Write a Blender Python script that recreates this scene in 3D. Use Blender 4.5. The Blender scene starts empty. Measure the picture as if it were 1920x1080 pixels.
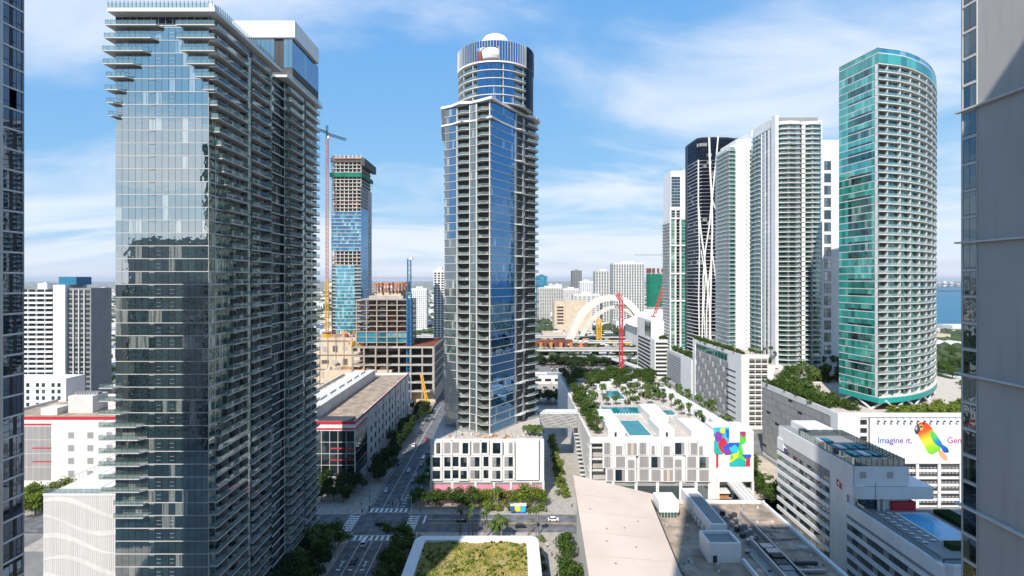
import bpy, math, random
import numpy as np
from mathutils import Vector
rnd = random.Random(7)
C = bpy.context.scene.collection
SC = bpy.context.scene
# ---------------------------------------------------------------- camera, sky, sun, exposure
CAMH = 99.0
cam = bpy.data.cameras.new('camera'); cam.sensor_width = 36; cam.lens = 18.75; cam.shift_y = -15 / 1920
cam.clip_start = .5; cam.clip_end = 90000
co = bpy.data.objects.new('camera', cam); co.location = (0, 0, CAMH); co.rotation_euler = (math.pi / 2, 0, 0)
C.objects.link(co); SC.camera = co
AZ, EL = math.radians(21.5), math.radians(43)
W = bpy.data.worlds.new('World'); SC.world = W; W.use_nodes = True
wt = W.node_tree; wt.nodes.clear()
def wn(t, **k):
    n = wt.nodes.new(t)
    for a, b in k.items(): setattr(n, a, b)
    return n
def wm(op, a, b=None):
    n = wn('ShaderNodeMath', operation=op)
    for i, v in enumerate((a, b)):
        if v is None: continue
        if isinstance(v, (int, float)): n.inputs[i].default_value = v
        else: wt.links.new(v, n.inputs[i])
    return n.outputs[0]
sky = wn('ShaderNodeTexSky', sky_type='NISHITA', sun_disc=False, sun_elevation=EL, sun_rotation=math.pi + AZ, altitude=900, air_density=1.0, dust_density=.0, ozone_density=1.5)
tc = wn('ShaderNodeTexCoord'); sp = wn('ShaderNodeSeparateXYZ'); wt.links.new(tc.outputs['Generated'], sp.inputs[0])
zz = wm('MAXIMUM', sp.outputs[2], 0.0); dn = wm('ADD', zz, .16)
cx = wm('DIVIDE', sp.outputs[0], dn); cy = wm('DIVIDE', sp.outputs[1], dn)
cb = wn('ShaderNodeCombineXYZ'); wt.links.new(wm('MULTIPLY', cx, .55), cb.inputs[0]); wt.links.new(wm('MULTIPLY', cy, 1.0), cb.inputs[1])
cb.inputs[2].default_value = 3.7
no = wn('ShaderNodeTexNoise'); no.inputs['Scale'].default_value = 1.05; no.inputs['Detail'].default_value = 9; no.inputs['Roughness'].default_value = .56; no.inputs['Distortion'].default_value = .7
wt.links.new(cb.outputs[0], no.inputs['Vector'])
low = wm('MULTIPLY', wm('POWER', wm('SUBTRACT', 1.0, zz), 5.0), .21)     # clouds gather towards the horizon, all round
cl = wn('ShaderNodeMapRange', interpolation_type='SMOOTHSTEP'); wt.links.new(wm('ADD', no.outputs[0], low), cl.inputs[0])
cl.inputs[1].default_value = .47; cl.inputs[2].default_value = .74; cl.inputs[3].default_value = .04; cl.inputs[4].default_value = .8
sc_ = wn('ShaderNodeSeparateColor'); wt.links.new(sky.outputs[0], sc_.inputs[0]); cc_ = wn('ShaderNodeCombineColor')   # one film-like grade of the whole sky
for i, (g_, k_) in enumerate(((.74, .90), (.38, 2.25), (.10, 5.2))): wt.links.new(wm('MULTIPLY', wm('POWER', sc_.outputs[i], g_), k_), cc_.inputs[i])
mx = wn('ShaderNodeMix', data_type='RGBA'); wt.links.new(cl.outputs[0], mx.inputs[0]); wt.links.new(cc_.outputs[0], mx.inputs[6]); mx.inputs[7].default_value = (6.3, 6.7, 7.3, 1)
bg = wn('ShaderNodeBackground'); bg.inputs[1].default_value = .11; wt.links.new(mx.outputs[2], bg.inputs[0])
wo = wn('ShaderNodeOutputWorld'); wt.links.new(bg.outputs[0], wo.inputs[0])
sun = bpy.data.lights.new('sun', 'SUN'); sun.energy = 5.0; sun.angle = math.radians(.53); sun.color = (1, .94, .86)
so = bpy.data.objects.new('sun', sun); C.objects.link(so); so.location = (-80, -200, 400)
so.rotation_euler = Vector((math.sin(AZ) * math.cos(EL), math.cos(AZ) * math.cos(EL), -math.sin(EL))).to_track_quat('-Z', 'Y').to_euler()
SC.view_settings.view_transform = 'Standard'; SC.view_settings.look = 'None'; SC.view_settings.gamma = 1; SC.view_settings.exposure = 0.43
cy_ = SC.cycles; cy_.max_bounces = 6; cy_.diffuse_bounces = 2; cy_.glossy_bounces = 3; cy_.volume_bounces = 0; cy_.transparent_max_bounces = 12; cy_.transmission_bounces = 2
cy_.caustics_reflective = False; cy_.caustics_refractive = False; cy_.sample_clamp_indirect = 4; cy_.use_denoising = True

# ---------------------------------------------------------------- helpers
def X(px, Y): return (px - 960) * Y / 1000
def Z(py, Y): return CAMH - (py - 525) * Y / 1000
def GY(py, z=0.0): return (CAMH - z) * 1000 / (py - 525)
MATS = {}
class NT:
    def __init__(s, name):
        s.m = bpy.data.materials.new(name); s.m.use_nodes = True; s.t = s.m.node_tree; s.t.nodes.clear(); MATS[name] = s.m
    def n(s, t, **k):
        n = s.t.nodes.new(t)
        for a, b in k.items(): setattr(n, a, b)
        return n
    def l(s, a, b): s.t.links.new(a, b)
    def set(s, sock, v):
        if hasattr(v, 'default_value') or hasattr(v, 'is_linked'): s.l(v, sock)
        elif isinstance(v, tuple): sock.default_value = v if len(v) == 4 else (*v, 1)
        else: sock.default_value = v
    def math(s, op, a, b=0.0, c=None):
        n = s.n('ShaderNodeMath', operation=op); s.set(n.inputs[0], a); s.set(n.inputs[1], b)
        if c is not None: s.set(n.inputs[2], c)
        return n.outputs[0]
    def mix(s, f, a, b, bt='MIX'):
        n = s.n('ShaderNodeMix', data_type='RGBA', blend_type=bt); s.set(n.inputs[0], f); s.set(n.inputs[6], a); s.set(n.inputs[7], b); return n.outputs[2]
    def pos(s, sc=(1, 1, 1)):
        g = s.n('ShaderNodeNewGeometry'); m = s.n('ShaderNodeVectorMath', operation='MULTIPLY'); s.l(g.outputs['Position'], m.inputs[0]); m.inputs[1].default_value = sc; return m.outputs[0]
    def noise(s, scale, detail=4, sc=(1, 1, 1), rough=.55):
        n = s.n('ShaderNodeTexNoise'); n.inputs['Scale'].default_value = scale; n.inputs['Detail'].default_value = detail; n.inputs['Roughness'].default_value = rough
        s.l(s.pos(sc), n.inputs['Vector']); return n.outputs[0]
    def rand(s):
        g = s.n('ShaderNodeNewGeometry'); o = s.n('ShaderNodeObjectInfo')
        return s.math('FRACT', s.math('ADD', g.outputs['Random Per Island'], s.math('MULTIPLY', o.outputs['Random'], 7.31)))
    def ramp(s, f, a, b):
        n = s.n('ShaderNodeMapRange'); s.set(n.inputs[0], f); n.inputs[1].default_value = a; n.inputs[2].default_value = b; return n.outputs[0]
    def bump(s, h, d, st=1.0):
        n = s.n('ShaderNodeBump'); s.set(n.inputs['Height'], h); n.inputs['Distance'].default_value = d; n.inputs['Strength'].default_value = st; return n.outputs[0]
    def out(s, sh): o = s.n('ShaderNodeOutputMaterial'); s.l(sh, o.inputs[0]); return s.m
    def pbr(s, col, rough=.6, spec=.3, metal=0.0, normal=None):
        p = s.n('ShaderNodeBsdfPrincipled'); s.set(p.inputs['Base Color'], col); s.set(p.inputs['Roughness'], rough); p.inputs['Specular IOR Level'].default_value = spec; p.inputs['Metallic'].default_value = metal
        if normal is not None: s.l(normal, p.inputs['Normal'])
        return p.outputs[0]
def mat(name, col, rough=.65, var=.14, scale=.15, streak=.12, spec=.25, metal=0.0, isl=.06, bump=0.0):
    s = NT(name)
    f = s.ramp(s.noise(scale, 5), .3, .7)
    c = s.mix(f, tuple(v * (1 - var) for v in col), tuple(min(1, v * (1 + var * .6)) for v in col))
    if streak: c = s.mix(s.math('MULTIPLY', s.ramp(s.noise(.9, 3, (1, 1, .06)), .5, .85), streak * 2), c, tuple(v * .45 for v in col))
    if isl: c = s.mix(s.math('MULTIPLY', s.rand(), isl * 2), c, tuple(v * .5 for v in col))
    nb = s.bump(s.noise(3.0, 3), .03, bump) if bump else None
    return s.out(s.pbr(c, rough, spec, metal, nb))
def glass(name, tint, refl=.3, rcol=(.85, .93, .95), curtain=.15, ccol=(.3, .31, .29), wav=.02, wsc=.35, rough=.015):
    s = NT(name); r = s.rand()
    base = s.mix(r, tuple(v * .45 for v in tint), tuple(v * 1.4 for v in tint))
    base = s.mix(s.math('MULTIPLY', s.math('GREATER_THAN', r, 1 - curtain), s.ramp(s.noise(1.6, 2, (1, 1, .04)), .38, .52)), base, ccol)
    d = s.n('ShaderNodeBsdfDiffuse'); s.l(base, d.inputs[0])
    g = s.n('ShaderNodeBsdfGlossy'); s.set(g.inputs[0], rcol); g.inputs['Roughness'].default_value = rough
    if wav: s.l(s.bump(s.noise(wsc, 2), wav, 1.0), g.inputs['Normal'])
    fr = s.n('ShaderNodeFresnel'); fr.inputs[0].default_value = 1.5
    f = s.math('ADD', s.math('MULTIPLY', fr.outputs[0], 1 - refl), refl)
    m = s.n('ShaderNodeMixShader'); s.l(f, m.inputs[0]); s.l(d.outputs[0], m.inputs[1]); s.l(g.outputs[0], m.inputs[2]); return s.out(m.outputs[0])
def railglass(name, tint, op=.3):
    s = NT(name)
    t = s.n('ShaderNodeBsdfTransparent'); s.set(t.inputs[0], (.86, .93, .92)); g = s.n('ShaderNodeBsdfGlossy'); g.inputs['Roughness'].default_value = .03; s.set(g.inputs[0], (.8, .9, .9))
    d = s.n('ShaderNodeBsdfDiffuse'); s.set(d.inputs[0], tint)
    a = s.n('ShaderNodeMixShader'); a.inputs[0].default_value = .45; s.l(d.outputs[0], a.inputs[1]); s.l(g.outputs[0], a.inputs[2])
    m = s.n('ShaderNodeMixShader'); m.inputs[0].default_value = op; s.l(t.outputs[0], m.inputs[1]); s.l(a.outputs[0], m.inputs[2]); return s.out(m.outputs[0])
def leafmat(name, a, b, c=None):
    s = NT(name); r = s.rand(); col = s.mix(r, a, b)
    if c: col = s.mix(s.ramp(s.noise(.35, 3), .5, .62), col, c)
    d = s.n('ShaderNodeBsdfDiffuse'); s.l(col, d.inputs[0]); t = s.n('ShaderNodeBsdfTranslucent'); s.l(col, t.inputs[0])
    m = s.n('ShaderNodeMixShader'); m.inputs[0].default_value = .3; s.l(d.outputs[0], m.inputs[1]); s.l(t.outputs[0], m.inputs[2]); return s.out(m.outputs[0])

def tag(o, label=None, cat=None, group=None, kind=None):
    if label: o['label'] = label
    if cat: o['category'] = cat
    if group: o['group'] = group
    if kind: o['kind'] = kind
    return o
def thing(name, label, cat, loc=(0, 0, 0), rz=0.0, group=None):
    o = bpy.data.objects.new(name, None); C.objects.link(o); o.location = loc; o.rotation_euler = (0, 0, rz); o.empty_display_size = 2
    return tag(o, label, cat, group)
def link(name, me, parent=None, loc=None, rz=None):
    o = bpy.data.objects.new(name, me); C.objects.link(o)
    if parent is not None: o.parent = parent
    if loc is not None: o.location = loc
    if rz is not None: o.rotation_euler = (0, 0, rz)
    return o
def woff(o):      # where an unrotated thing or part sits in the world
    v = Vector((0, 0, 0))
    while o is not None: v = v + o.location; o = o.parent
    return v
class MB:
    def __init__(s): s.v = []; s.f = []; s.mi = []; s.ms = []
    def _m(s, m):
        if m not in s.ms: s.ms.append(m)
        return s.ms.index(m)
    def add(s, vs, fs, m=None):
        b = len(s.v); s.v += [tuple(p) for p in vs]; s.f += [tuple(i + b for i in f) for f in fs]; s.mi += [s._m(m)] * len(fs); return s
    def box(s, x0, x1, y0, y1, z0, z1, m=None):
        return s.add([(x0, y0, z0), (x1, y0, z0), (x1, y1, z0), (x0, y1, z0), (x0, y0, z1), (x1, y0, z1), (x1, y1, z1), (x0, y1, z1)],
                     [(0, 3, 2, 1), (4, 5, 6, 7), (0, 1, 5, 4), (1, 2, 6, 5), (2, 3, 7, 6), (3, 0, 4, 7)], m)
    def prism(s, poly, z0, z1, m=None):      # poly counter-clockwise
        n = len(poly)
        za = z1 if isinstance(z1, (list, tuple)) else [z1] * n
        return s.add([(x, y, z0) for x, y in poly] + [(p[0], p[1], za[i]) for i, p in enumerate(poly)],
                     [tuple(range(n - 1, -1, -1)), tuple(range(n, 2 * n))] + [(i, (i + 1) % n, n + (i + 1) % n, n + i) for i in range(n)], m)
    def ring(s, path, w, z0, z1, m=None):    # a strip of width w to the inside (left) of an open path
        n = len(path); q = []
        for i, p in enumerate(path):
            a = Vector(path[max(0, i - 1)]); b = Vector(path[min(n - 1, i + 1)]); t = (b - a).normalized(); q.append((p[0] - t.y * w, p[1] + t.x * w))
        for i in range(n - 1): s.prism([path[i], path[i + 1], q[i + 1], q[i]], z0, z1, m)
        return s
    def bar(s, a, b, r, m=None, n=4, r2=None):
        a = Vector(a); b = Vector(b); d = (b - a).normalized(); u = d.cross(Vector((0, 0, 1)) if abs(d.z) < .9 else Vector((1, 0, 0))).normalized(); w = d.cross(u)
        r2 = r if r2 is None else r2; vs = []
        for p, rr in ((a, r), (b, r2)):
            for i in range(n): t = 2 * math.pi * (i + .5) / n; vs.append(p + (u * math.cos(t) + w * math.sin(t)) * rr)
        return s.add(vs, [tuple(range(n - 1, -1, -1)), tuple(range(n, 2 * n))] + [(i, (i + 1) % n, n + (i + 1) % n, n + i) for i in range(n)], m)
    def quad(s, a, b, c, d, m=None): return s.add([a, b, c, d], [(0, 1, 2, 3)], m)
    def lathe(s, prof, cx=0, cy=0, n=24, m=None, a0=0.0, a1=2 * math.pi):
        full = abs(a1 - a0 - 2 * math.pi) < 1e-6; k = n if full else n + 1; vs = []; fs = []
        for r, z in prof:
            for i in range(k): t = a0 + (a1 - a0) * i / n; vs.append((cx + r * math.cos(t), cy + r * math.sin(t), z))
        for j in range(len(prof) - 1):
            for i in range(n): fs.append((j * k + i, j * k + (i + 1) % k, (j + 1) * k + (i + 1) % k, (j + 1) * k + i))
        return s.add(vs, fs, m)
    def mesh(s, name, m=None):
        me = bpy.data.meshes.new(name); me.from_pydata(s.v, [], s.f)
        for k in s.ms: me.materials.append(MATS[k or m])
        if len(s.ms) > 1: me.polygons.foreach_set('material_index', s.mi)
        me.update(); return me
    def build(s, name, m, parent=None, loc=None, rz=None):
        if parent is not None and loc is None: loc = -woff(parent)
        return link(name, s.mesh(name, m), parent, loc, rz)
UNIT = {}
def unit(m):
    if m not in UNIT: UNIT[m] = MB().box(-.5, .5, -.5, .5, -.5, .5).mesh('box_' + m, m)
    return UNIT[m]
Q = {}       # (parent, part name, material) -> box pieces (x, y, z, angle, w, d, h)
def q(parent, name, m, spec): Q.setdefault((parent.name, name, m), []).append(spec)
class Fr:    # a facade frame: s along p0->p1, d outward, z up
    def __init__(s, p0, p1):
        s.p0 = Vector(p0); e = Vector(p1) - s.p0; s.L = e.length; s.u = e / s.L; s.n = Vector((s.u.y, -s.u.x)); s.a = math.atan2(s.u.y, s.u.x)
    def box(s, s0, s1, d0, d1, z0, z1):
        c = s.p0 + s.u * ((s0 + s1) / 2) + s.n * ((d0 + d1) / 2); return (c.x, c.y, (z0 + z1) / 2, s.a, abs(s1 - s0), abs(d1 - d0), abs(z1 - z0))
    def pt(s, a, d): p = s.p0 + s.u * a + s.n * d; return (p.x, p.y)
SGN = np.array([(x, y, z) for z in (-.5, .5) for x, y in ((-.5, -.5), (.5, -.5), (.5, .5), (-.5, .5))])
BF = np.array([(0, 3, 2, 1), (4, 5, 6, 7), (0, 1, 5, 4), (1, 2, 6, 5), (2, 3, 7, 6), (3, 0, 4, 7)])
GLASSY = set()
def flush(cap=300, minpx=10.0):
    for (pn, name, m), specs in Q.items():
        par = bpy.data.objects[pn]; pl = woff(par); me = unit(m); tilt = m in GLASSY
        def px(s):
            k = 1000 / max(20, math.hypot(s[0], s[1])) ; return max(s[4], s[6]) * k
        def area(s): return max(s[4], s[5]) * max(s[6], .2) / (s[1] ** 2 + s[0] ** 2 + 400)
        order = sorted(specs, key=area, reverse=True)
        single = [s for s in order if px(s) >= minpx and max(1e-9, s[1]) > 1][:cap]; ids = set(map(id, single)); rest = [s for s in order if id(s) not in ids]
        if len(specs) == 1: single, rest = specs, []
        for s in single:
            o = bpy.data.objects.new(name, me); C.objects.link(o); o.parent = par; o.location = (s[0] - pl[0], s[1] - pl[1], s[2] - pl[2])
            o.rotation_euler = (rnd.gauss(0, .0022), 0, s[3] + rnd.gauss(0, .0028)) if tilt else (0, 0, s[3]); o.scale = s[4:7]
        if rest:
            A = np.array(rest); n = len(A); ang = A[:, 3] + (np.random.RandomState(3).normal(0, .0028, n) if tilt else 0); ca, sa = np.cos(ang), np.sin(ang)
            P = SGN[None] * A[:, None, 4:7]
            V = np.stack([P[:, :, 0] * ca[:, None] - P[:, :, 1] * sa[:, None] + A[:, 0:1] - pl[0], P[:, :, 0] * sa[:, None] + P[:, :, 1] * ca[:, None] + A[:, 1:2] - pl[1], P[:, :, 2] + A[:, 2:3] - pl[2]], -1).reshape(-1, 3)
            Fc = (BF[None] + 8 * np.arange(n)[:, None, None]).reshape(-1, 4)
            mj = bpy.data.meshes.new(name); mj.from_pydata(V.tolist(), [], Fc.tolist()); mj.materials.append(MATS[m]); mj.update()
            o = link(name, mj, par)
            if n > 1: o['kind'] = 'stuff'
    Q.clear()
def ctree(o, parent=None):
    c = o.copy(); C.objects.link(c)
    if parent is not None: c.parent = parent
    for ch in o.children: ctree(ch, c)
    return c
def place(proto, used, loc, rz, label=None, group=None, scale=None):
    if not used.get(proto.name): used[proto.name] = 1; o = proto
    else: o = ctree(proto)
    o.location = loc; o.rotation_euler = (0, 0, rz)
    if scale: o.scale = (scale,) * 3 if isinstance(scale, (int, float)) else scale
    if label: o['label'] = label
    if group: o['group'] = group
    return o
USED = {}

# ---------------------------------------------------------------- materials
mat('white', (.69, .68, .66), .55, var=.09, streak=.14, isl=.03)
mat('whiteclean', (.72, .72, .71), .45, var=.06, streak=.09, isl=.02)
mat('offwhite', (.62, .60, .57), .7, streak=.1)
mat('concrete', (.42, .40, .37), .85, var=.2, streak=.2)
mat('rawconcrete', (.36, .31, .26), .9, var=.25, streak=.2)
mat('slab', (.50, .49, .47), .8, var=.15, streak=.12)
mat('lightslab', (.62, .62, .60), .7, var=.1, streak=.1)
mat('greywall', (.42, .41, .395), .8, var=.12, scale=.07, streak=.14, isl=.0, bump=.2)
mat('midgrey', (.26, .26, .26), .7)
mat('lightpanel', (.44, .48, .53), .4, var=.06, streak=0, isl=.12)
mat('perf', (.60, .59, .58), .8, var=.06)
mat('screen', (.30, .29, .285), .8, var=.08)
mat('dark', (.03, .032, .035), .5, var=.1, streak=0)
mat('interior', (.11, .11, .10), .8, var=.3, scale=.4, streak=0, isl=.3)
mat('darkmetal', (.05, .055, .06), .45, streak=0)
mat('blackwall', (.018, .02, .026), .4, streak=0)
mat('steel', (.45, .46, .47), .4, metal=.6, streak=0)
mat('red', (.50, .035, .05), .5, var=.08, streak=.05)
mat('redcrane', (.52, .05, .06), .5, streak=0)
mat('yellow', (.70, .38, .04), .5, streak=.05)
mat('orange', (.55, .20, .08), .7, var=.3, streak=.1)
mat('rust', (.20, .075, .045), .8, var=.4)
mat('bluepaint', (.02, .16, .36), .5, streak=.1)
mat('bluesteel', (.03, .17, .28), .5, streak=0)
mat('greennet', (.01, .16, .10), .8, var=.3, streak=.2)
mat('pinkpaint', (.72, .26, .36), .7, var=.1)
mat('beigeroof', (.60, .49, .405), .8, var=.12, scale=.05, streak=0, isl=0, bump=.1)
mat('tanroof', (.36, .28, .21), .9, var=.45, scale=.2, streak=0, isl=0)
mat('greyroof', (.30, .29, .28), .9, var=.3, scale=.1, streak=0)
mat('tanwall', (.58, .47, .35), .8)
mat('asphalt', (.15, .15, .155), .9, var=.5, scale=.3, streak=0, isl=0)
mat('asphaltlight', (.20, .195, .185), .9, var=.3, scale=.1, streak=0, isl=0)
mat('sidewalk', (.36, .33, .29), .9, var=.25, scale=.5, streak=0, isl=0)
mat('sand', (.50, .43, .33), .95, var=.25, scale=.15, streak=0, isl=0)
mat('paint', (.72, .72, .70), .7, var=.2, scale=1.2, streak=0, isl=0)
mat('yellowpaint', (.62, .42, .05), .7, streak=0)
mat('greenpaint', (.035, .17, .12), .8, streak=0)
mat('wood', (.45, .27, .14), .7, streak=0)
mat('bark', (.14, .10, .07), .9)
mat('palmbark', (.25, .20, .15), .9)
mat('tire', (.015, .015, .016), .8, streak=0)
mat('fabricblue', (.02, .30, .42), .7, streak=0)
mat('deck', (.52, .46, .40), .8, var=.15, scale=.4, streak=0)
mat('lounger', (.66, .65, .62), .7, streak=0)
glass('glass_front', (.024, .050, .046), .56, (.96, .98, .97), curtain=.12, ccol=(.36, .38, .34), wav=.016, wsc=.4)
glass('glass_edge', (.008, .020, .040), .13, (.55, .72, .95), curtain=.1, ccol=(.06, .09, .12), wav=.006, wsc=.4)
glass('glass_side', (.022, .050, .044), .34, (.78, .92, .86), curtain=.26, ccol=(.5, .5, .42), wav=.09, wsc=.5)  # bright curtain patches also stand for glints, painted into the flank glass
glass('glass_blue', (.006, .035, .10), .36, (.34, .62, .95), curtain=.04, wav=.03, wsc=.25)
glass('glass_grey', (.035, .055, .062), .30, (.78, .86, .9), curtain=.16, wav=.03)
glass('glass_teal', (.045, .30, .25), .26, (.66, .97, .9), curtain=.08, ccol=(.20, .42, .36), wav=.02)
glass('glass_green', (.016, .10, .088), .16, (.6, .92, .85), curtain=.12, ccol=(.2, .28, .26), wav=.02)
glass('glass_pale', (.16, .30, .27), .14, (.75, .95, .9), curtain=.2, ccol=(.4, .5, .46), wav=.02)
glass('glass_dark', (.012, .022, .028), .14, (.75, .88, .95), curtain=.12, ccol=(.10, .11, .1), wav=.03)
glass('glass_cyan', (.03, .22, .30), .25, (.55, .88, 1), curtain=.2, ccol=(.25, .42, .45), wav=.02)
glass('glass_navy', (.004, .006, .012), .05, (.22, .26, .34), curtain=.04, wav=.0)
for g_ in list(MATS):
    if g_.startswith('glass'): GLASSY.add(g_)
railglass('rail', (.22, .32, .31), .34)
railglass('railteal', (.30, .42, .40), .42)
railglass('railthin', (.3, .4, .42), .16)
railglass('raildark', (.03, .05, .055), .72)
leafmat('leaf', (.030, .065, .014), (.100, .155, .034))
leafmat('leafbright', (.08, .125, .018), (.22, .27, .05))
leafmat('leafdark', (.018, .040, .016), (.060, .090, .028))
leafmat('palm', (.045, .085, .024), (.13, .18, .055))
leafmat('meadow', (.34, .30, .04), (.66, .54, .26), (.14, .22, .03))
leafmat('lawn', (.06, .12, .015), (.13, .21, .03))
def watermat(name, col, bump, sc, rough=.08, spec=.5):
    s = NT(name); f = s.ramp(s.noise(sc * .2, 3), .35, .65)
    s.out(s.pbr(s.mix(f, tuple(v * .8 for v in col), col), rough, spec, 0, s.bump(s.noise(sc, 3), bump, 1.0)))
watermat('pool', (.008, .20, .22), .03, .8); watermat('poolblue', (.04, .40, .66), .03, .8); watermat('bay', (.012, .14, .24), .5, .05, .4, .12)
def louvermat(name, a, b, per):
    s = NT(name); w = s.n('ShaderNodeTexWave', wave_type='BANDS', bands_direction='Z'); w.inputs['Scale'].default_value = 1; 
    s.l(s.pos((0, 0, per)), w.inputs['Vector']); s.out(s.pbr(s.mix(w.outputs[1], a, b), .6))
louvermat('louver', (.20, .20, .20), (.42, .42, .41), 1.2)
# ---------------------------------------------------------------- ground, water, streets
def sheet(name, poly, z, m, kind='structure', th=0.0):
    b = MB()
    if th: b.prism(poly, z - th, z)
    else: b.add([(x, y, z) for x, y in poly], [tuple(range(len(poly)))])
    return tag(b.build(name, m), kind=kind)
def rect(x0, x1, y0, y1): return [(x0, y0), (x1, y0), (x1, y1), (x0, y1)]
s = NT('farground')   # mottled suburb: tree cover, pale roofs, streets
v = s.n('ShaderNodeTexVoronoi', voronoi_dimensions='2D'); v.inputs['Scale'].default_value = .035; s.l(s.pos(), v.inputs['Vector'])
v2 = s.n('ShaderNodeTexVoronoi', voronoi_dimensions='2D'); v2.inputs['Scale'].default_value = .011; s.l(s.pos(), v2.inputs['Vector'])
sp2 = s.n('ShaderNodeSeparateColor'); s.l(v.outputs['Color'], sp2.inputs[0]); sp3 = s.n('ShaderNodeSeparateColor'); s.l(v2.outputs['Color'], sp3.inputs[0])
grn = s.mix(s.noise(.05, 4), (.035, .06, .022), (.085, .11, .045))
blt = s.mix(sp2.outputs[0], (.17, .16, .15), (.55, .52, .48))
c1 = s.mix(s.math('GREATER_THAN', s.math('ADD', sp2.outputs[1], s.math('MULTIPLY', s.noise(.004, 3), .8)), .95), grn, blt)
c1 = s.mix(s.math('MULTIPLY', s.math('GREATER_THAN', sp3.outputs[0], .86), .8), c1, (.40, .38, .35))
s.out(s.pbr(c1, .9, .1))
GR = 42000
sheet('ground', rect(-GR, GR, -2500, GR), -.35, 'farground')
sheet('downtown_ground', rect(-420, 420, -300, 560), -.30, 'asphaltlight')
shore = [(700, 1150), (860, 1120), (3000, 1100), (30000, 900), (40000, 30000), (9500, 12500), (4000, 5200), (1500, 1920), (980, 1330)]
sheet('bay_water', shore, -.15, 'bay')
sheet('main_street', rect(-62, -44, -150, 520), -.004, 'asphalt')
sheet('cross_street', rect(-330, 130, 209, 225), -.008, 'asphalt')
SW = .13
def walk(name, x0, x1, y0, y1, m='sidewalk'): return sheet(name, rect(x0, x1, y0, y1), SW, m, th=.4)
walk('pavement', -44, 70, 225, 241); walk('pavement', -70, -62, 225, 520); walk('pavement', -44, -37, 241, 420)
walk('pavement', -44, 21, 120, 209); walk('pavement', -76, -62, 60, 209); walk('pavement', -250, -70.1, 225, 252)
walk('plaza_paving', 14.5, 36, 241, 420, 'sidewalk'); walk('pavement', -180, -76.1, 195, 209); walk('pavement', 70.1, 130, 225, 241)
walk('service_yard', 92, 140, 130, 300, 'sand')
# painted markings: each stroke proud of the asphalt
marks = thing('street_markings', 'white and yellow lines painted on the streets at the crossing', 'road markings')
def stroke(x0, x1, y0, y1, m='paint', name='painted_line', z=0.006): q(marks, name, m, ((x0 + x1) / 2, (y0 + y1) / 2, z, 0, x1 - x0, y1 - y0, .008))
for i in range(8):
    stroke(-60.8 + i * 2.1, -59.7 + i * 2.1, 227.5, 231); stroke(-60.8 + i * 2.1, -59.7 + i * 2.1, 203, 206.5)
for i in range(7):
    stroke(-42.5, -39, 210.4 + i * 2.05, 211.5 + i * 2.05); stroke(-67.5, -64, 210.4 + i * 2.05, 211.5 + i * 2.05)
for y0 in (227.2, 231.1, 202.7, 206.6): stroke(-61.5, -44.5, y0, y0 + .25)
for x0 in (-42.8, -38.9, -67.8, -63.9): stroke(x0, x0 + .25, 209.6, 224.6)
stroke(-36.5, -35.7, 217, 224.5, name='stop_line')
stroke(-57.4, -57.2, 130, 202); stroke(-53.2, -53.0, 130, 202); stroke(-49.1, -48.9, 130, 202)
stroke(-56.2, -56.0, 232, 420); stroke(-50.2, -50.0, 232, 420)
stroke(-35, 60, 216.75, 216.9, 'yellowpaint'); stroke(-35, 60, 217.15, 217.3, 'yellowpaint'); stroke(-35, -8, 220.6, 220.8)
stroke(-61.4, -61.2, 235, 420); stroke(-46.5, -44.6, 232, 300, 'greenpaint', 'bike_lane')
for i in range(6): stroke(-48.6, -46.7, 233 + i * 3.0, 233.5 + i * 3.0)
for k in range(3): stroke(-59.6 + k * 4.1, -59.2 + k * 4.1, 184, 187.5); stroke(-60.1 + k * 4.1, -58.7 + k * 4.1, 187.5, 187.9); stroke(-60.1 + k * 4.1, -58.7 + k * 4.1, 181.8, 182.6)

# ---------------------------------------------------------------- towers beside and behind the camera (reflected in the facades, shading the foreground)
def plain_tower(label, x0, x1, y0, y1, h, wall, pane, face, fh=3.4, pw=2.6, cat='tower'):
    t = thing('apartment_tower', label, cat, ((x0 + x1) / 2, (y0 + y1) / 2, 0))
    MB().box(x0, x1, y0, y1, 0, h).build('wall', wall, t)
    for f in face:
        fr = {'N': Fr((x1, y1), (x0, y1)), 'S': Fr((x0, y0), (x1, y0)), 'E': Fr((x1, y0), (x1, y1)), 'W': Fr((x0, y1), (x0, y0))}[f]
        n = int(fr.L / pw)
        for k in range(2, int(h / fh)):
            for i in range(n):
                if i % 4 != 3: q(t, 'window_pane', pane, fr.box((i + .12) * fr.L / n, (i + .88) * fr.L / n, -.1, .05, k * fh + .6, k * fh + 2.7))
    return t
ct = thing('apartment_tower', 'pale tower the view is taken from, seen only mirrored in the glass', 'tower', (14, -18, 0))
MB().box(-14, 46, -36, -1.2, 0, 197).build('wall', 'offwhite', ct); MB().box(-14, -2, -14, -1.4, 197, 214).build('roof_bulkhead', 'offwhite', ct)
frn = Fr((46, -1.2), (-14, -1.2))
for k in range(3, 58):
    for i in range(20):
        if i % 3 != 2: q(ct, 'window_pane', 'glass_dark', frn.box(i * 3 + .3, i * 3 + 2.7, -.1, .06, k * 3.35 + .5, k * 3.35 + 2.7))
plain_tower('grey slab tower mirrored in the glazed end of the tall balcony tower', -232, -182, -92, -52, 124, 'midgrey', 'glass_dark', 'N')
plain_tower('dark narrow tower mirrored at the corner of the balcony tower', -178, -160, -70, -40, 178, 'blackwall', 'glass_dark', 'NE')
plain_tower('low pale block mirrored in the lower glass of the balcony tower', -300, -238, -60, -20, 96, 'offwhite', 'glass_dark', 'N')
plain_tower('pale tower behind the viewpoint mirrored in the curved glass', 90, 140, -70, -30, 150, 'offwhite', 'glass_dark', 'NW')

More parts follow.
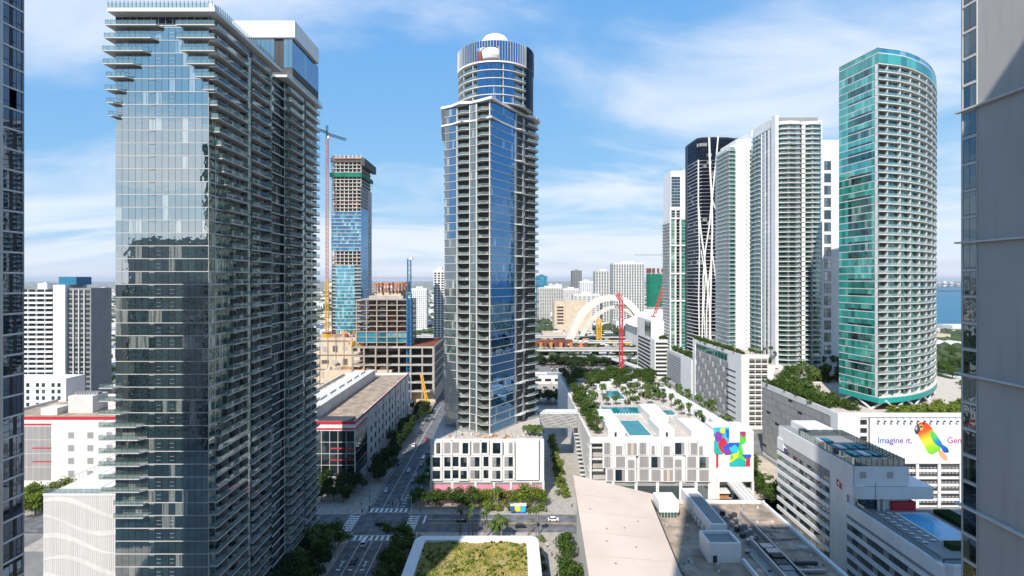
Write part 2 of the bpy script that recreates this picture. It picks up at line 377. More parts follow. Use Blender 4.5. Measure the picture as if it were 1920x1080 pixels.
lt = thing('glass_tower', 'dark glazed tower cut off by the edge, slanting pale floor lines', 'tower', (-89, 60, 0))
MB().box(-105, -73.25, 40, 79.8, 0, 154).build('wall', 'blackwall', lt)
fr = Fr((-73.2, 40), (-73.2, 80))
for k in range(0, 51):
    z = 139.1 - 3.0 * (k - 4)
    q(lt, 'floor_band', 'lightslab', fr.box(.2, 39.95, -.2, .12, z - .18, z + .08))
    for i in range(30):
        a = 36.6 + (i - 27) * 1.13
        if a < 0: continue
        q(lt, 'window_pane', 'glass_edge', fr.box(a + .03, a + 1.08, -.2, -.05 + .01 * (i % 2), z + .1, z + 2.8))
        if i >= 27 and k % 2 == i % 2: q(lt, 'transom', 'darkmetal', fr.box(a + .05, a + 1.05, -.05, .02, z + .85, z + .93))
    q(lt, 'corner_post', 'midgrey', fr.box(39.7, 39.98, -.1, .06, z + .09, z + 2.8))
q(lt, 'pier', 'steel', fr.box(36.05, 36.5, -.1, .2, 0, 153))

rt = thing('grey_tower', 'grey stucco tower at the picture edge with one window column and thin ledges', 'tower', (82, 40, 0))
MB().box(64, 100, 8, 76, 0, 160).build('wall', 'greywall', rt)
fr = Fr((64, 76), (64, 8))
for k in range(44):
    z = 122.8 - 3.72 * (k - 10)
    if z < 2: break
    q(rt, 'window_reveal', 'dark', fr.box(.42, 2.50, -.1, .012, z - 3.5, z - .28))
    for a, b in ((.46, 1.44), (1.50, 2.46)): q(rt, 'window_pane', 'glass_dark', fr.box(a, b, -.05, .03, z - 3.45, z - .33))
    q(rt, 'sill', 'lightslab', fr.box(.38, 2.54, -.05, .10, z - .27, z - .02))
    if k % 5 == 0: q(rt, 'ledge', 'lightslab', fr.box(-.55, 67.5, -.05, .55, z - .02, z + .22))
for a in (.28, 2.58): q(rt, 'jamb', 'lightslab', fr.box(a, a + .09, -.05, .09, 0, 158))

# ---------------------------------------------------------------- the tall balcony tower
T = thing('glass_balcony_tower', 'tall blue-grey glass tower with stacked balconies down its shaded flank', 'tower', (-88, 170, 0))
X0, X1, Y0, Y1, ZR = -100.4, -76.8, 135.0, 207.0, 165.8
MB().box(X0 + .15, X1 - .2, Y0 + .2, 171.0, 0, ZR).box(X0 + .15, X1 - 1.2, 171, 180.5, 0, ZR).box(X0 + .15, X1 - .2, 180.5, Y1 - .2, 0, ZR).build('core', 'interior', T)
F0 = Fr((X0, Y0), (X1, Y0)); FS = Fr((X1, Y0), (X1, Y1)); FH = 3.25; zt = 162.9
NPX = 14; pw = F0.L / NPX
for k in range(0, 50):
    z = zt - FH * k
    if z < 4: break
    q(T, 'floor_band', 'slab', F0.box(0, F0.L, -.2, .09, z - .09, z + .09))
    for i in range(NPX):
        strip = i == 5
        q(T, 'window_pane', 'glass_front', F0.box(i * pw + .04, (i + 1) * pw - .04, -.2, 0, z + .10, z + FH - .10))
        if i % 14 in (6, 8) and k % 3 != 2: q(T, 'vent_sash', 'steel', F0.box(i * pw + .3, (i + 1) * pw - .3, 0, .04, z + .9, z + .97)); q(T, 'vent_sash', 'steel', F0.box(i * pw + .3, (i + 1) * pw - .3, 0, .04, z + 1.9, z + 1.97))
    if k % 1 == 0 and k > 2: q(T, 'louvre_panel', 'midgrey', F0.box(5 * pw + .2, 6 * pw - .2, .0, .13, z - .36, z - .15))
    # flank glazing
    a = 0.0
    while a < 71.5:
        w = 1.5
        rec = -.8 if 32 < a < 45 else 0.0
        q(T, 'flank_pane', 'glass_side' if not 32 < a < 45 else 'glass_grey', FS.box(a + .04, a + w - .04, rec - .25, rec - .05, z + .2, z + FH - .2)); a += w
    for mm in range(24):
        if not 32 < mm * 3 < 45: q(T, 'mullion', 'lightslab' if mm % 2 else 'slab', FS.box(mm * 3 - .06, mm * 3 + .06, -.06, .04, z + .2, z + FH - .2))
    q(T, 'floor_edge', 'slab', FS.box(0, 72, -.3, .1, z - .18, z + .18))
    # balconies: they step back from the corner in the middle of the height
    st = 0.2 if z > 142 else (0.2 + (142 - z) / 36 * 8 if z > 106 else (8.2 if z > 76 else max(.2, 8.2 - (76 - z) / 22 * 8)))
    for j, (s0, s1) in enumerate(((st, 16.8), (18.6, 30.8), (45.2, 56.8), (58.6, 72.6))):
        q(T, 'balcony_slab', 'slab', FS.box(s0, s1, .1, 2.1, z - .16, z + .14))
        q(T, 'balcony_rail', 'rail', FS.box(s0, s1, 2.02, 2.07, z + .2, z + 1.2)); q(T, 'rail_cap', 'steel', FS.box(s0, s1, 2.0, 2.1, z + 1.2, z + 1.26))
        if s0 > .3 or z < 150: q(T, 'balcony_rail', 'rail', FS.box(s0, s0 + .05, .1, 2.0, z + .2, z + 1.2))
        for pw_ in range(1, int((s1 - s0) / 5.5) + 1): q(T, 'balcony_divider', 'screen', FS.box(s0 + pw_ * 5.5, s0 + pw_ * 5.5 + .12, .1, 1.8, z + .15, z + 2.3))
        for e in range(3):
            if rnd.random() < .45: q(T, 'balcony_chair', 'lounger' if rnd.random() < .6 else 'dark', FS.box(s0 + 2 + e * 4, s0 + 2.9 + e * 4, .5, 1.3, z + .14, z + .9))
for s0, s1 in ((16.8, 18.4), (30.9, 32.2), (56.9, 58.5)): q(T, 'pier', 'glass_side', FS.box(s0, s1, 0, 1.6, 0, ZR - 3))
def fbal(y, pl, pr, left):
    z = Z(y, 133.6) - .1; xa, xb = X(pl, 133.4), X(pr, 133.4)
    z = zt - FH * round((zt - z) / FH)
    if left: b = [(xa, 133.4), (xb - 1.0, 133.4), (xb, 134.9), (xa + 3.9, 134.9), (xa + 3.9, 141), (xa, 141)]
    else: b = [(xa, 133.4), (xb, 133.4), (xb, 135.0), (xa + 1.0, 134.9)]
    MB().prism(b, z - .15, z + .12).build('balcony_slab', 'slab', T)
    MB().box(xa, xb - (1 if left else 0), 133.42, 133.46, z + .15, z + 1.15).build('balcony_rail', 'rail', T)
    g = MB().box(xa, xb - (1 if left else 0), 133.40, 133.48, z + 1.15, z + 1.2)
    n = max(2, int((xb - xa) / 1.4))
    for i in range(n + 1): xx = xa + (xb - xa - (1 if left else 0)) * i / n; g.box(xx - .025, xx + .025, 133.39, 133.42, z + .1, z + 1.16)
    if left: g.bar((xb - 1, 133.4, z + 1.15), (xb, 134.9, z + 1.15), .04); g.box(xa - .02, xa + .03, 133.4, 141, z + 1.12, z + 1.18)
    g.build('rail_frame', 'darkmetal', T)
for y, a, b in ((52, 197, 300), (78, 195, 290), (102, 192, 275), (126, 193, 257), (151, 199, 242), (176, 197, 228), (201, 200, 220), (226, 204, 219)): fbal(y, a, b, True)
for y, a in ((52, 329), (78, 330), (101, 338), (125, 350), (148, 366), (172, 380)): fbal(y, a, 402, False)
for i, b in enumerate((219, 222, 233, 262, 266, 268, 268, 268, 268)): fbal(722 + 24.3 * i, 185 + (i == 8) * 5, b, True)
for i in range(2): fbal(722 + 24.3 * (9 + i), 213, 268, False)
# roof slab, dark clerestory, posts, penthouse
RS = MB().prism([(X0 - .3, 132.6), (X1 + 2.9, 132.6), (X1 + 2.9, 171.4), (X0 - .3, 171.4)], ZR, ZR + .9).build('roof_slab', 'white', T)
MB().prism([(X0, 176), (X1 + 2.6, 176), (X1 + 2.6, 209), (X0, 209)], ZR + .2, ZR + 1.0).build('roof_slab', 'lightslab', T)
MB().box(X1 + 1.2, X1 + 2.6, 132.8, 134.6, ZR + .9, ZR + 2.0).build('roof_block', 'whiteclean', RS)
for i in range(13): q(T, 'clerestory_pane', 'dark', F0.box(i * F0.L / 13 + .1, (i + 1) * F0.L / 13 - .1, -.15, .03, ZR - 1.9, ZR - .3))
q(T, 'roof_band', 'lightslab', F0.box(0, F0.L, -.1, .06, ZR - .26, ZR - .02)); q(T, 'roof_band', 'lightslab', F0.box(0, F0.L, -.1, .08, ZR - 2.5, ZR - 1.95))
for i in range(27): q(RS, 'parapet_post', 'darkmetal', ((X0 - .2) + i * 1.0, 132.8, ZR + 1.8, 0, .09, .09, 1.8))
for i in range(34): q(RS, 'parapet_post', 'darkmetal', (X1 + 2.6, 134.8 + i * 1.07, ZR + 1.8, 0, .09, .09, 1.8))
MB().box(X0 - .2, X1 + 1.1, 132.84, 132.87, ZR + .95, ZR + 2.3).build('parapet_glass', 'railthin', RS); MB().box(X1 + 2.56, X1 + 2.59, 135, 171, ZR + .95, ZR + 2.3).build('parapet_glass', 'railthin', RS)
PH = MB().box(-95, X1 + 3.1, 181, 203.5, 181.4, 187).build('penthouse', 'whiteclean', T)
MB().box(-95, X1 + 2.0, 182, 206, ZR + 1.0, 181.4).build('penthouse_core', 'interior', PH)
fp = Fr((-95, 181.9), (X1 + 2, 181.9)); fq = Fr((X1 + 2.05, 182), (X1 + 2.05, 206))
for i in range(13): q(PH, 'penthouse_pane', 'glass_front' if i not in (9, 10) else 'dark', fp.box(i * fp.L / 13 + .04, (i + 1) * fp.L / 13 - .04, -.1, .02, 171.4, 181.3))
for i in range(14): q(PH, 'penthouse_pane', 'glass_blue', fq.box(i * fq.L / 14 + .04, (i + 1) * fq.L / 14 - .04, -.1, .02, 171.4, 181.3))
MB().box(-90, -86, 150, 156, ZR + 1, ZR + 2.6).box(-97, -93, 140, 143, ZR + 1, ZR + 2.2).build('roof_unit', 'lightslab', RS)
q(T, 'roof_rail', 'rail', (X1 + 2.5, 192, ZR + 1.7, 0, .05, 32, 1.3))

# ---------------------------------------------------------------- wave-screened garage
G = thing('parking_garage', 'white garage with wavy perforated screen and roof lawn beside the balcony tower', 'garage', (-112, 150, 0))
zg = 43.0
MB().box(-123, -100.6, 140.3, 163, 0, zg - .9).build('wall', 'concrete', G)
fr = Fr((-123, 140), (-100.6, 140))
for i in range(45): q(G, 'screen_fin', 'perf', fr.box(i * .498, i * .498 + .43, -.2, 0, 2, zg - .6))
for j in range(10): q(G, 'screen_rail', 'screen', fr.box(0, 22.4, -.3, -.18, 5 + j * 4, 5.6 + j * 4))
for j, (zb, ph) in enumerate(((40.5, .3), (35.6, 1.5), (30.8, .6), (25.4, .1), (20.2, 1.2), (14, .5))):
    b = MB(); n = 40; vs = []
    for i in range(n + 1):
        t = i / n; c = zb - 2.6 * t + 1.5 * math.sin(5.2 * t + ph); w = .12 + .55 * abs(math.sin(2.6 * t + ph * 1.7))
        vs.append((t * 22.4, c - w, c + w))
    for i in range(n):
        (a, l0, h0), (c, l1, h1) = vs[i], vs[i + 1]
        b.add([(-123 + a, 139.99, l0), (-123 + c, 139.99, l1), (-123 + c, 139.99, h1), (-123 + a, 139.99, h0), (-123 + a, 139.93, l0), (-123 + c, 139.93, l1), (-123 + c, 139.93, h1), (-123 + a, 139.93, h0)], [(4, 5, 6, 7), (3, 2, 1, 0), (7, 6, 2, 3), (0, 1, 5, 4)])
    b.build('wave_band', 'lightslab', G)
q(G, 'coping', 'white', fr.box(-.1, 22.5, -.4, .1, zg - .6, zg - .1))
MB().box(-122.9, -100.6, 140.4, 163, zg - .85, zg - .6).build('roof_deck', 'white', G)
b = MB(); n = 20; b.prism([(-105.5 + 3.6 * math.cos(6.283 * i / n), 150.5 + 4 * math.sin(6.283 * i / n)) for i in range(n)], zg - .6, zg - .3); b.build('roof_lawn', 'lawn', G)
for i in range(17): q(G, 'rail_post', 'midgrey', fr.box(i * 1.4 - .03, i * 1.4 + .03, -.15, -.09, zg - .1, zg + 1.1)); q(G, 'rail_post', 'midgrey', (-122.9, 140.2 + i * 1.4, zg + .5, 0, .06, .06, 1.2))
q(G, 'rail_top', 'midgrey', fr.box(0, 22.4, -.16, -.08, zg + 1.08, zg + 1.15)); q(G, 'rail_top', 'midgrey', (-122.9, 151.5, zg + 1.1, 0, .07, 22.6, .07))
q(G, 'rail_glass', 'rail', fr.box(0, 22.4, -.13, -.11, zg, zg + 1.05))

# ---------------------------------------------------------------- far-off blocks behind the garage
B = thing('banded_apartment_block', 'white apartment slab with rows of balcony bands and blue roof box', 'apartment block', (-290, 340, 0))
MB().box(-310, -284, 331, 347, 0, 93).box(-284, -276.5, 330, 347, 0, 96).build('wall', 'white', B); MB().box(-276.5, -262, 332, 349, 0, 94).build('side_wall', 'midgrey', B)  # side wall in grey: the shaded side put into its colour
fr = Fr((-310, 330.5), (-284, 330.5))
for k in range(30):
    z = 90.5 - k * 3.02
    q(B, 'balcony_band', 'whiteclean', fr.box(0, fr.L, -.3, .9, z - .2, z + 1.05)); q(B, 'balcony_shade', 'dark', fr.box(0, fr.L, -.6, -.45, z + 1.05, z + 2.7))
    for i in range(5): q(B, 'party_wall', 'white', fr.box(i * fr.L / 5, i * fr.L / 5 + .3, -.4, .8, z + 1.06, z + 2.8))
    fs = Fr((-276.5, 331.8), (-262, 331.8))
    for i in range(4): q(B, 'side_window', 'glass_dark', fs.box(1 + i * 3.4, 3.4 + i * 3.4, -.1, .08, z + .5, z + 2.2))
for i in range(3): q(B, 'side_fin', 'offwhite', fs.box(3.6 + i * 3.4, 4.2 + i * 3.4, -.1, .6, 0, 93))
MB().box(-283, -272, 333, 345, 96, 101).build('roof_box', 'bluesteel', B); MB().box(-298, -292, 335, 343, 93, 97).build('roof_box', 'offwhite', B)
B = thing('white_apartment_block', 'lower white block with paired dark windows before the banded slab', 'apartment block', (-245, 300, 0))
MB().box(-275, -240, 287, 300, 0, 46).build('wall', 'white', B)
fr = Fr((-275, 287), (-240, 287)); fs = Fr((-240, 287), (-240, 300))
for k in range(12):
    for i in range(8): q(B, 'window_pane', 'glass_dark', fr.box(2 + i * 4.2 + (i % 2) * -1, 3.7 + i * 4.2 + (i % 2) * -1, -.05, .06, 3 + k * 3.5, 5 + k * 3.5))

def storage(label, x0, x1, y0, y1, h, gx0, gx1, side):
    B = thing('storage_building', label, 'storage building', ((x0 + x1) / 2, y0, 0))
    MB().box(x0, x1, y0, y1, 0, h - 1.6).build('wall', 'white', B)
    B2 = MB().box(x0 + .5, x1 - .5, y0 + .5, y1 - .5, h - 1.6, h - 1.3).build('roof_deck', 'tanroof', B)
    for a in ((x0, x1, y0, y0 + .5), (x1 - .5, x1, y0 + .5, y1), (x0, x0 + .5, y0 + .5, y1), (x0 + .5, x1 - .5, y1 - .5, y1)): q(B2, 'parapet', 'white', ((a[0] + a[1]) / 2, (a[2] + a[3]) / 2, h - .8, 0, a[1] - a[0], a[3] - a[2], 1.6))
    fr = Fr((x0, y0), (x1, y0)); fs = Fr((x1, y0), (x1, y1))
    q(B, 'red_stripe', 'red', fr.box(-.06, fr.L + .06, -.05, .12, h - 1.5, h + .06)); q(B, 'red_stripe', 'red', fr.box(gx0 - x0 - 1, gx1 - x0, -.05, .14, h - 4.1, h - 3.3))
    n = 7; gw = (gx1 - gx0) / n; bot = 5.0
    q(B, 'grid_backing', 'lightslab', fr.box(gx0 - x0, gx1 - x0, -.1, .06, bot, h - 4.3))
    for i in range(n):
        for k in range(4):
            zz0 = bot + k * (h - 4.5 - bot) / 4; zz1 = bot + (k + 1) * (h - 4.5 - bot) / 4
            q(B, 'window_pane', side[1], fr.box(gx0 - x0 + i * gw + .12, gx0 - x0 + (i + 1) * gw - .12, -.05, .12, zz0 + .15, zz1 - .12))
    for k in (1, 2): q(B, 'red_spandrel', 'red', fr.box(gx0 - x0 + 4 * gw, gx1 - x0, 0, .16, bot + k * (h - 4.5 - bot) / 4 + 2.2, bot + k * (h - 4.5 - bot) / 4 + 2.8))
    if side[0]:
        q(B, 'red_stripe', 'red', fs.box(0, fs.L, -.05, .12, h - 1.2, h + .06)); q(B, 'grid_backing', 'lightslab', fs.box(.3, 21, -.1, .06, bot, h - 4.3))
        q(B, 'red_stripe', 'red', fs.box(0, 21, -.05, .14, h - 4.1, h - 3.3))
        for i in range(6):
            for k in range(4):
                zz0 = bot + k * (h - 4.5 - bot) / 4; zz1 = bot + (k + 1) * (h - 4.5 - bot) / 4
                q(B, 'window_pane', side[1], fs.box(.4 + i * 3.4 + .1, .4 + (i + 1) * 3.4 - .1, -.05, .12, zz0 + .15, zz1 - .12))
        for i in range(12):
            for k in range(4): q(B, 'side_window', 'glass_dark', fs.box(28 + i * 8.4, 30.6 + i * 8.4, -.05, .06, 7 + k * 5.6, 10 + k * 5.6)); q(B, 'window_frame', 'lightslab', fs.box(27.8 + i * 8.4, 30.8 + i * 8.4, -.05, .03, 6.8 + k * 5.6, 10.2 + k * 5.6))
        for i in range(8): q(B, 'side_pilaster', 'white', fs.box(24 + i * 16, 25 + i * 16, -.05, .5, 0, h - 1))
    else:
        for i in range(3):
            for k in range(4):
                a = gx1 - x0 + 8 + i * 9; q(B, 'window_frame', 'lightslab', fr.box(a - .3, a + 3.0, -.05, .04, 6.5 + k * 6, 9.9 + k * 6)); q(B, 'window_pane', 'screen', fr.box(a, a + 2.7, -.05, .07, 6.8 + k * 6, 9.6 + k * 6))
    return B
S1 = storage('white storage hall with red roof stripe and grey window grid behind the garage', -245, -182, 250, 300, 35, -236, -216, (False, 'screen'))
for a in ((-218, -206, 262, 272, 33.6, 42), (-228, -220, 258, 266, 33.6, 37), (-203, -190, 268, 282, 33.6, 39)): MB().box(*a).build('roof_box', 'offwhite', S1)
for i in range(9): q(S1, 'roof_cabinet', 'midgrey', (-217 + i * 1.3, 267, 42.6, 0, 1, 3, 1.2))
S2 = storage('white storage building with red stripe and dark corner glazing on the main street', -122, -75, 255, 387, 31.5, -103, -75.3, (True, 'glass_dark'))
MB().box(-100, -96, 262, 375, 29.9, 36).build('roof_wall', 'offwhite', S2)
for i in range(7): q(S2, 'roof_bay', 'white', (-104, 270 + i * 15, 33.5, 0, 7, 11, 7))
MB().box(-112, -104, 258, 262, 30, 35).box(-116, -108, 264, 272, 30, 36).build('roof_box', 'offwhite', S2); MB().box(-94, -78, 258, 266, 30.3, 31.1).build('roof_hatch', 'darkmetal', S2)
# ---------------------------------------------------------------- towers under construction
K1 = thing('construction_tower', 'unfinished tower with bare orange slabs above cyan glass and green netting', 'tower', (-155, 520, 0))
xa, xb, ya, yb = -169.5, -141.5, 500.0, 538.0
MB().box(xa + 2.2, xb - 1.2, ya + 2.5, yb - 1, 0, 207).build('core', 'interior', K1); MB().box(xa + 1, xb - 4, ya + .8, ya + 2.4, 0, 46).build('base_wall', 'concrete', K1)
f0 = Fr((xa, ya), (xb, ya)); f1 = Fr((xb, ya), (xb, yb)); fh = 3.35
for k in range(64):
    z = 213.5 - k * fh
    if z < 34: break
    q(K1, 'floor_slab', 'lightslab', ((xa + xb) / 2, (ya + yb) / 2, z, 0, xb - xa, yb - ya, .4))
    bare = k < 16 or 27 <= k <= 30
    if bare:
        for i in range(7):
            if rnd.random() < .8: q(K1, 'edge_screen', rnd.choice(['orange', 'rust', 'rust', 'interior']), f0.box(i * 4 + .2, i * 4 + 2 + rnd.random() * 1.8, -2.3, -2.0, z + .25, z + 1.2 + rnd.random()))
        for i in range(8): q(K1, 'column', 'lightslab', f0.box(i * 3.9 + .1, i * 3.9 + .7, -1.4, -.7, z + .2, z + fh - .2))
    elif k < 27:
        for i in range(14): q(K1, 'window_pane', 'glass_blue' if k < 27 and rnd.random() < .6 else 'glass_cyan', f0.box(i * 2 + .05, i * 2 + 1.95, -.9, -.7, z + .25, z + fh - .25))
    else:
        for i in range(14):
            bal = i < 2 or i > 10
            if k < 50 or i in (0, 1, 12, 13): q(K1, 'window_pane', 'glass_dark' if bal else 'glass_cyan', f0.box(i * 2 + .05, i * 2 + 1.95, -2.0 if bal else -.2, -1.8 if bal else .02, z + .25, z + fh - .25))
        if k < 50:
            for s0, s1 in ((0, 3.9), (22.1, 28)): q(K1, 'balcony_rail', 'railteal', f0.box(s0, s1, -.1, 0, z + .2, z + 1.3))
    if k > 8:
        for i in range(10): q(K1, 'side_pane', 'glass_blue' if k > 14 else 'blackwall', f1.box(i * 2.5 + .05, i * 2.5 + 2.45, -.3, .02, z + .22, z + fh - .22))
        q(K1, 'side_wall', 'concrete', f1.box(25.2, 38, -.3, .03, z + .22, z + fh - .22))
for a in (f0.box(-1, 29, 0, 1.2, 195.5, 199.3), f1.box(-1, 39, 0, 1.2, 195.5, 199.3)): q(K1, 'safety_net', 'greennet', a)
q(K1, 'formwork', 'interior', f0.box(-.5, 28.5, -.2, .3, 209.5, 211.2)); q(K1, 'formwork', 'interior', f1.box(-.5, 42, -.2, 3.5, 206, 213.2)); q(K1, 'formwork', 'rust', f0.box(-.5, 28.5, -.2, .4, 212, 213.2)); q(K1, 'formwork', 'midgrey', f0.box(.5, 27, -16, -3, 213.7, 215.8))
for i in range(12): q(K1, 'rebar_post', 'rust', f0.box(i * 2.5, i * 2.5 + .2, -3, -2.8, 213.7, 216.5))

def lattice(b, p0, p1, w, n, r=.12, diag=True):
    p0 = Vector(p0); p1 = Vector(p1); d = (p1 - p0).normalized(); u = d.cross(Vector((0, 0, 1)) if abs(d.z) < .9 else Vector((0, 1, 0))).normalized(); v = d.cross(u)
    cs = [u * w / 2 + v * w / 2, -u * w / 2 + v * w / 2, -u * w / 2 - v * w / 2, u * w / 2 - v * w / 2]
    for c in cs: b.bar(p0 + c, p1 + c, r)
    for i in range(n):
        a = p0.lerp(p1, i / n); e = p0.lerp(p1, (i + 1) / n)
        for j in range(4):
            if diag: b.bar(a + cs[j], e + cs[(j + 1) % 4], r * .6)
            b.bar(a + cs[j], a + cs[(j + 1) % 4], r * .6)
    return b
def crane(label, x, y, z0, z1, w, m, jibs, lowm=None, lowz=None, r=.2):
    t = thing('tower_crane', label, 'crane', (x, y, 0))
    if lowz: lattice(MB(), (x, y, z0), (x, y, lowz), w * 1.25, max(4, int((lowz - z0) / 4)), r * 1.6).build('mast_base', lowm, t); z0 = lowz
    lattice(MB(), (x, y, z0), (x, y, z1), w, max(4, int((z1 - z0) / 4)), r).build('mast', m, t)
    for p in jibs:
        L = (Vector(p[1]) - Vector(p[0])).length; lattice(MB(), p[0], p[1], p[2], max(3, int(L / 4)), min(r * .9, p[2] * .14)).build('jib', p[3] if len(p) > 3 else m, t)
    MB().box(x + w * .4, x + w * .4 + 2, y - 2.2, y + .2, z1 - 1, z1 + 1.6).build('cab', 'offwhite', t)
    return t
crane('slender crane with pale mast and yellow foot beside the unfinished tower', -172, 496, 45, 231, 2.0, 'orange', [((-194, 425, 234), (-172, 496, 236), 1.6, 'darkmetal'), ((-172, 496, 235), (-161, 518, 235), 1.8, 'darkmetal'), ((-172, 496, 231), (-172, 496, 243), 1.4, 'darkmetal')], 'yellow', 99)
K2 = thing('unfinished_building', 'bare concrete frame with blue glazing band and rusty formwork on top', 'building', (-105, 445, 0))
MB().box(-118, -90, 440, 462, 40, 86).build('core', 'concrete', K2)
f0 = Fr((-126, 430), (-84, 430)); f1 = Fr((-84, 430), (-84, 470))
for k in range(9):
    z = 83 - k * 4.3
    q(K2, 'floor_slab', 'rawconcrete', (-105, 450, z, 0, 42, 40, .6))
    for i in range(6): q(K2, 'column', 'rawconcrete', f0.box(i * 8.2, i * 8.2 + .9, -1.2, -.2, z - 4, z - .3))
    for i in range(6): q(K2, 'column', 'concrete', f1.box(i * 7.8, i * 7.8 + .9, -1.2, -.2, z - 4, z - .3))
    for i in range(5):
        if k in (6, 7): q(K2, 'window_pane', 'glass_cyan' if k > 5 else 'bluesteel', f0.box(i * 8.2 + .95, i * 8.2 + 8.15, -.9, -.7, z - 3.95, z - .35))
        elif rnd.random() < .7: q(K2, 'stored_material', rnd.choice(['rust', 'concrete', 'orange']), f0.box(i * 8.2 + 2, i * 8.2 + 4 + rnd.random() * 3, -6, -4, z - 4, z - 2.2))
MB().box(-112, -92, 442, 462, 83.3, 90).build('upper_core', 'tanwall', K2)
for i in range(9): q(K2, 'formwork', 'rust' if i % 3 else 'orange', (-113 + i * 2.9, 441 + (i % 2), 92.5, 0, 1.4, 1.2, 7 + i % 3)); q(K2, 'formwork', 'rust', (-88, 443 + i * 2.4, 93, 0, 1.2, 2.1, 8.5))
for i in range(4): q(K2, 'formwork', 'orange', (-101, 442 + i * 6, 95 + i % 2, 0, 28, .6, 1.0))
P_ = thing('construction_podium', 'half-built concrete parking podium below the bare frame', 'building', (-95, 450, 0))
MB().box(-170, -128, 450, 490, 0, 50).box(-150, -96, 426, 470, 0, 27).box(-96, -62, 432, 480, 0, 10).build('wall', 'tanwall', P_)
f0 = Fr((-128, 425), (-62, 425)); f1 = Fr((-62, 425), (-62, 490))
for k in range(6):
    z = 45 - k * 7
    q(P_, 'floor_slab', 'rawconcrete', (-95, 457, z, 0, 66, 64, .9))
    for i in range(8): q(P_, 'column', 'rawconcrete', f0.box(i * 9.3, i * 9.3 + 1.2, -1.5, -.2, z - 6.1, z - .5))
    for i in range(7): q(P_, 'column', 'concrete', f1.box(i * 10, i * 10 + 1.2, -1.5, -.2, z - 6.1, z - .5))
    q(P_, 'slab_upstand', 'concrete', f0.box(32, 66, -.2, .1, z - .4, z + 1.1)); q(P_, 'slab_upstand', 'concrete', f1.box(0, 64, -.2, .1, z - .4, z + 1.3))
for i in range(22): q(P_, 'roof_joist', 'rust', (-75, 428 + i * 2.6, 46.2, 0, 24, .5, .8))
for k in range(4):
    for i in range(5): q(P_, 'wall_opening', 'interior' if (i + k) % 2 else 'concrete', (-166 + i * 8.4, 449.9, 8 + k * 11, 0, 4 + (i * k) % 3, .3, 3 + (i + k) % 3))
for i in range(7): q(P_, 'wall_rib', 'rawconcrete', (-169 + i * 6.8, 449.7, 25, 0, .5, .5, 50))
for k in range(4): q(P_, 'wall_ledge', 'rawconcrete', (-149, 449.6, 12 + k * 12, 0, 42.4, .7, .6))
for i in range(40): q(P_, 'site_material', rnd.choice(['rust', 'yellow', 'white', 'concrete', 'midgrey', 'orange', 'wood']), (-168 + rnd.random() * 38, 452 + rnd.random() * 30, 50.8 + rnd.random(), rnd.random(), 2 + rnd.random() * 4, 1.5, 1.2 + rnd.random() * 3))
for i in range(30): q(P_, 'site_material', rnd.choice(['rust', 'yellow', 'white', 'concrete', 'midgrey', 'orange', 'wood']), (-148 + rnd.random() * 50, 428 + rnd.random() * 3, 27.6 + rnd.random(), rnd.random(), 2 + rnd.random() * 3, 1.5, 1.2 + rnd.random() * 2))
for i in range(14): q(P_, 'site_material', rnd.choice(['rust', 'yellow', 'white', 'concrete', 'midgrey']), (-160 + rnd.random() * 90, 428 + rnd.random() * 50, 46.5 + rnd.random(), rnd.random(), 3 + rnd.random() * 4, 2, 1.6 + rnd.random() * 2))
crane('blue crane hoist rising beside the bare concrete frame', -82.5, 428, 0, 116, 2.6, 'bluesteel', [((-112, 432, 100.5), (-62, 426, 100.5), .9, 'steel')], 'bluepaint', 88, .3)
mc = thing('mobile_crane', 'yellow mobile crane parked on the sandy building site', 'crane', (-63, 398, 0))
MB().box(-66, -60, 394, 404, .8, 2.8).build('carrier', 'yellow', mc); MB().box(-64.5, -61.5, 396, 400, 2.8, 5).build('cab', 'yellow', mc); lattice(MB(), (-63, 399, 4), (-70, 412, 26), 1.3, 8, .3).build('boom', 'yellow', mc)
for i in range(4): MB().bar((-66.3, 395 + i * 2.4, .8), (-59.7, 395 + i * 2.4, .8), .8, n=10).build('wheel', 'tire', mc)

# ---------------------------------------------------------------- the central tower with the drum on top
PT = thing('drum_topped_tower', 'central blue glass tower with zigzag balconies and a white-domed drum', 'tower', (-8, 275, 0))
L_, V_, R_ = (-33.4, 263.0), (-10.0, 250.0), (13.2, 286.0); BK = [(8, 305), (-20, 312), (-36, 290)]
poly = [L_, V_, R_] + BK
ins = lambda d: [(x + (-10 - x) * d / 30, y + (280 - y) * d / 30) for x, y in poly]
MB().prism(ins(1.0), 24, 183).build('core', 'interior', PT)
FL = Fr(L_, V_); FR = Fr(V_, R_); fh = 4.0; zb = 27.0
def slabpoly():   # saw-toothed floor plate
    pts = []
    for s_, d in ((0, .3), (3, .3), (7.8, .5), (11.5, 2.6), (15.2, .5), (19.2, .5), (23.2, 2.6), (26.4, .6)): pts.append(FL.pt(s_, d))
    pts.append((V_[0] + .4, V_[1] - .6))
    for s_, d in ((1, .3), (30.6, .3), (31, 2.0), (36.5, 3.0), (41, 2.4), (42.6, .4)): pts.append(FR.pt(s_, d))
    return pts + [(p[0], p[1]) for p in BK]
floor_me = MB().prism(slabpoly(), -.13, .13).mesh('floor_plate', 'slab')
rp = [FL.pt(7.9, .3), FL.pt(11.5, 2.4), FL.pt(15.1, .3)]; rp2 = [FL.pt(19.3, .3), FL.pt(23.2, 2.4), FL.pt(26.3, .4)]; rp3 = [FR.pt(31, 1.8), FR.pt(36.5, 2.8), FR.pt(41, 2.2)]
def ribbon(paths, th=.05):
    b = MB()
    for p in paths: b.ring(p, th, .18, 1.2)
    return b
rail_mes = [ribbon([p]).mesh('balcony_rail', 'rail') for p in (rp, rp2, rp3)]
cap_mes = [MB().ring(p, .08, 1.2, 1.28).mesh('rail_cap', 'steel') for p in (rp, rp2, rp3)]
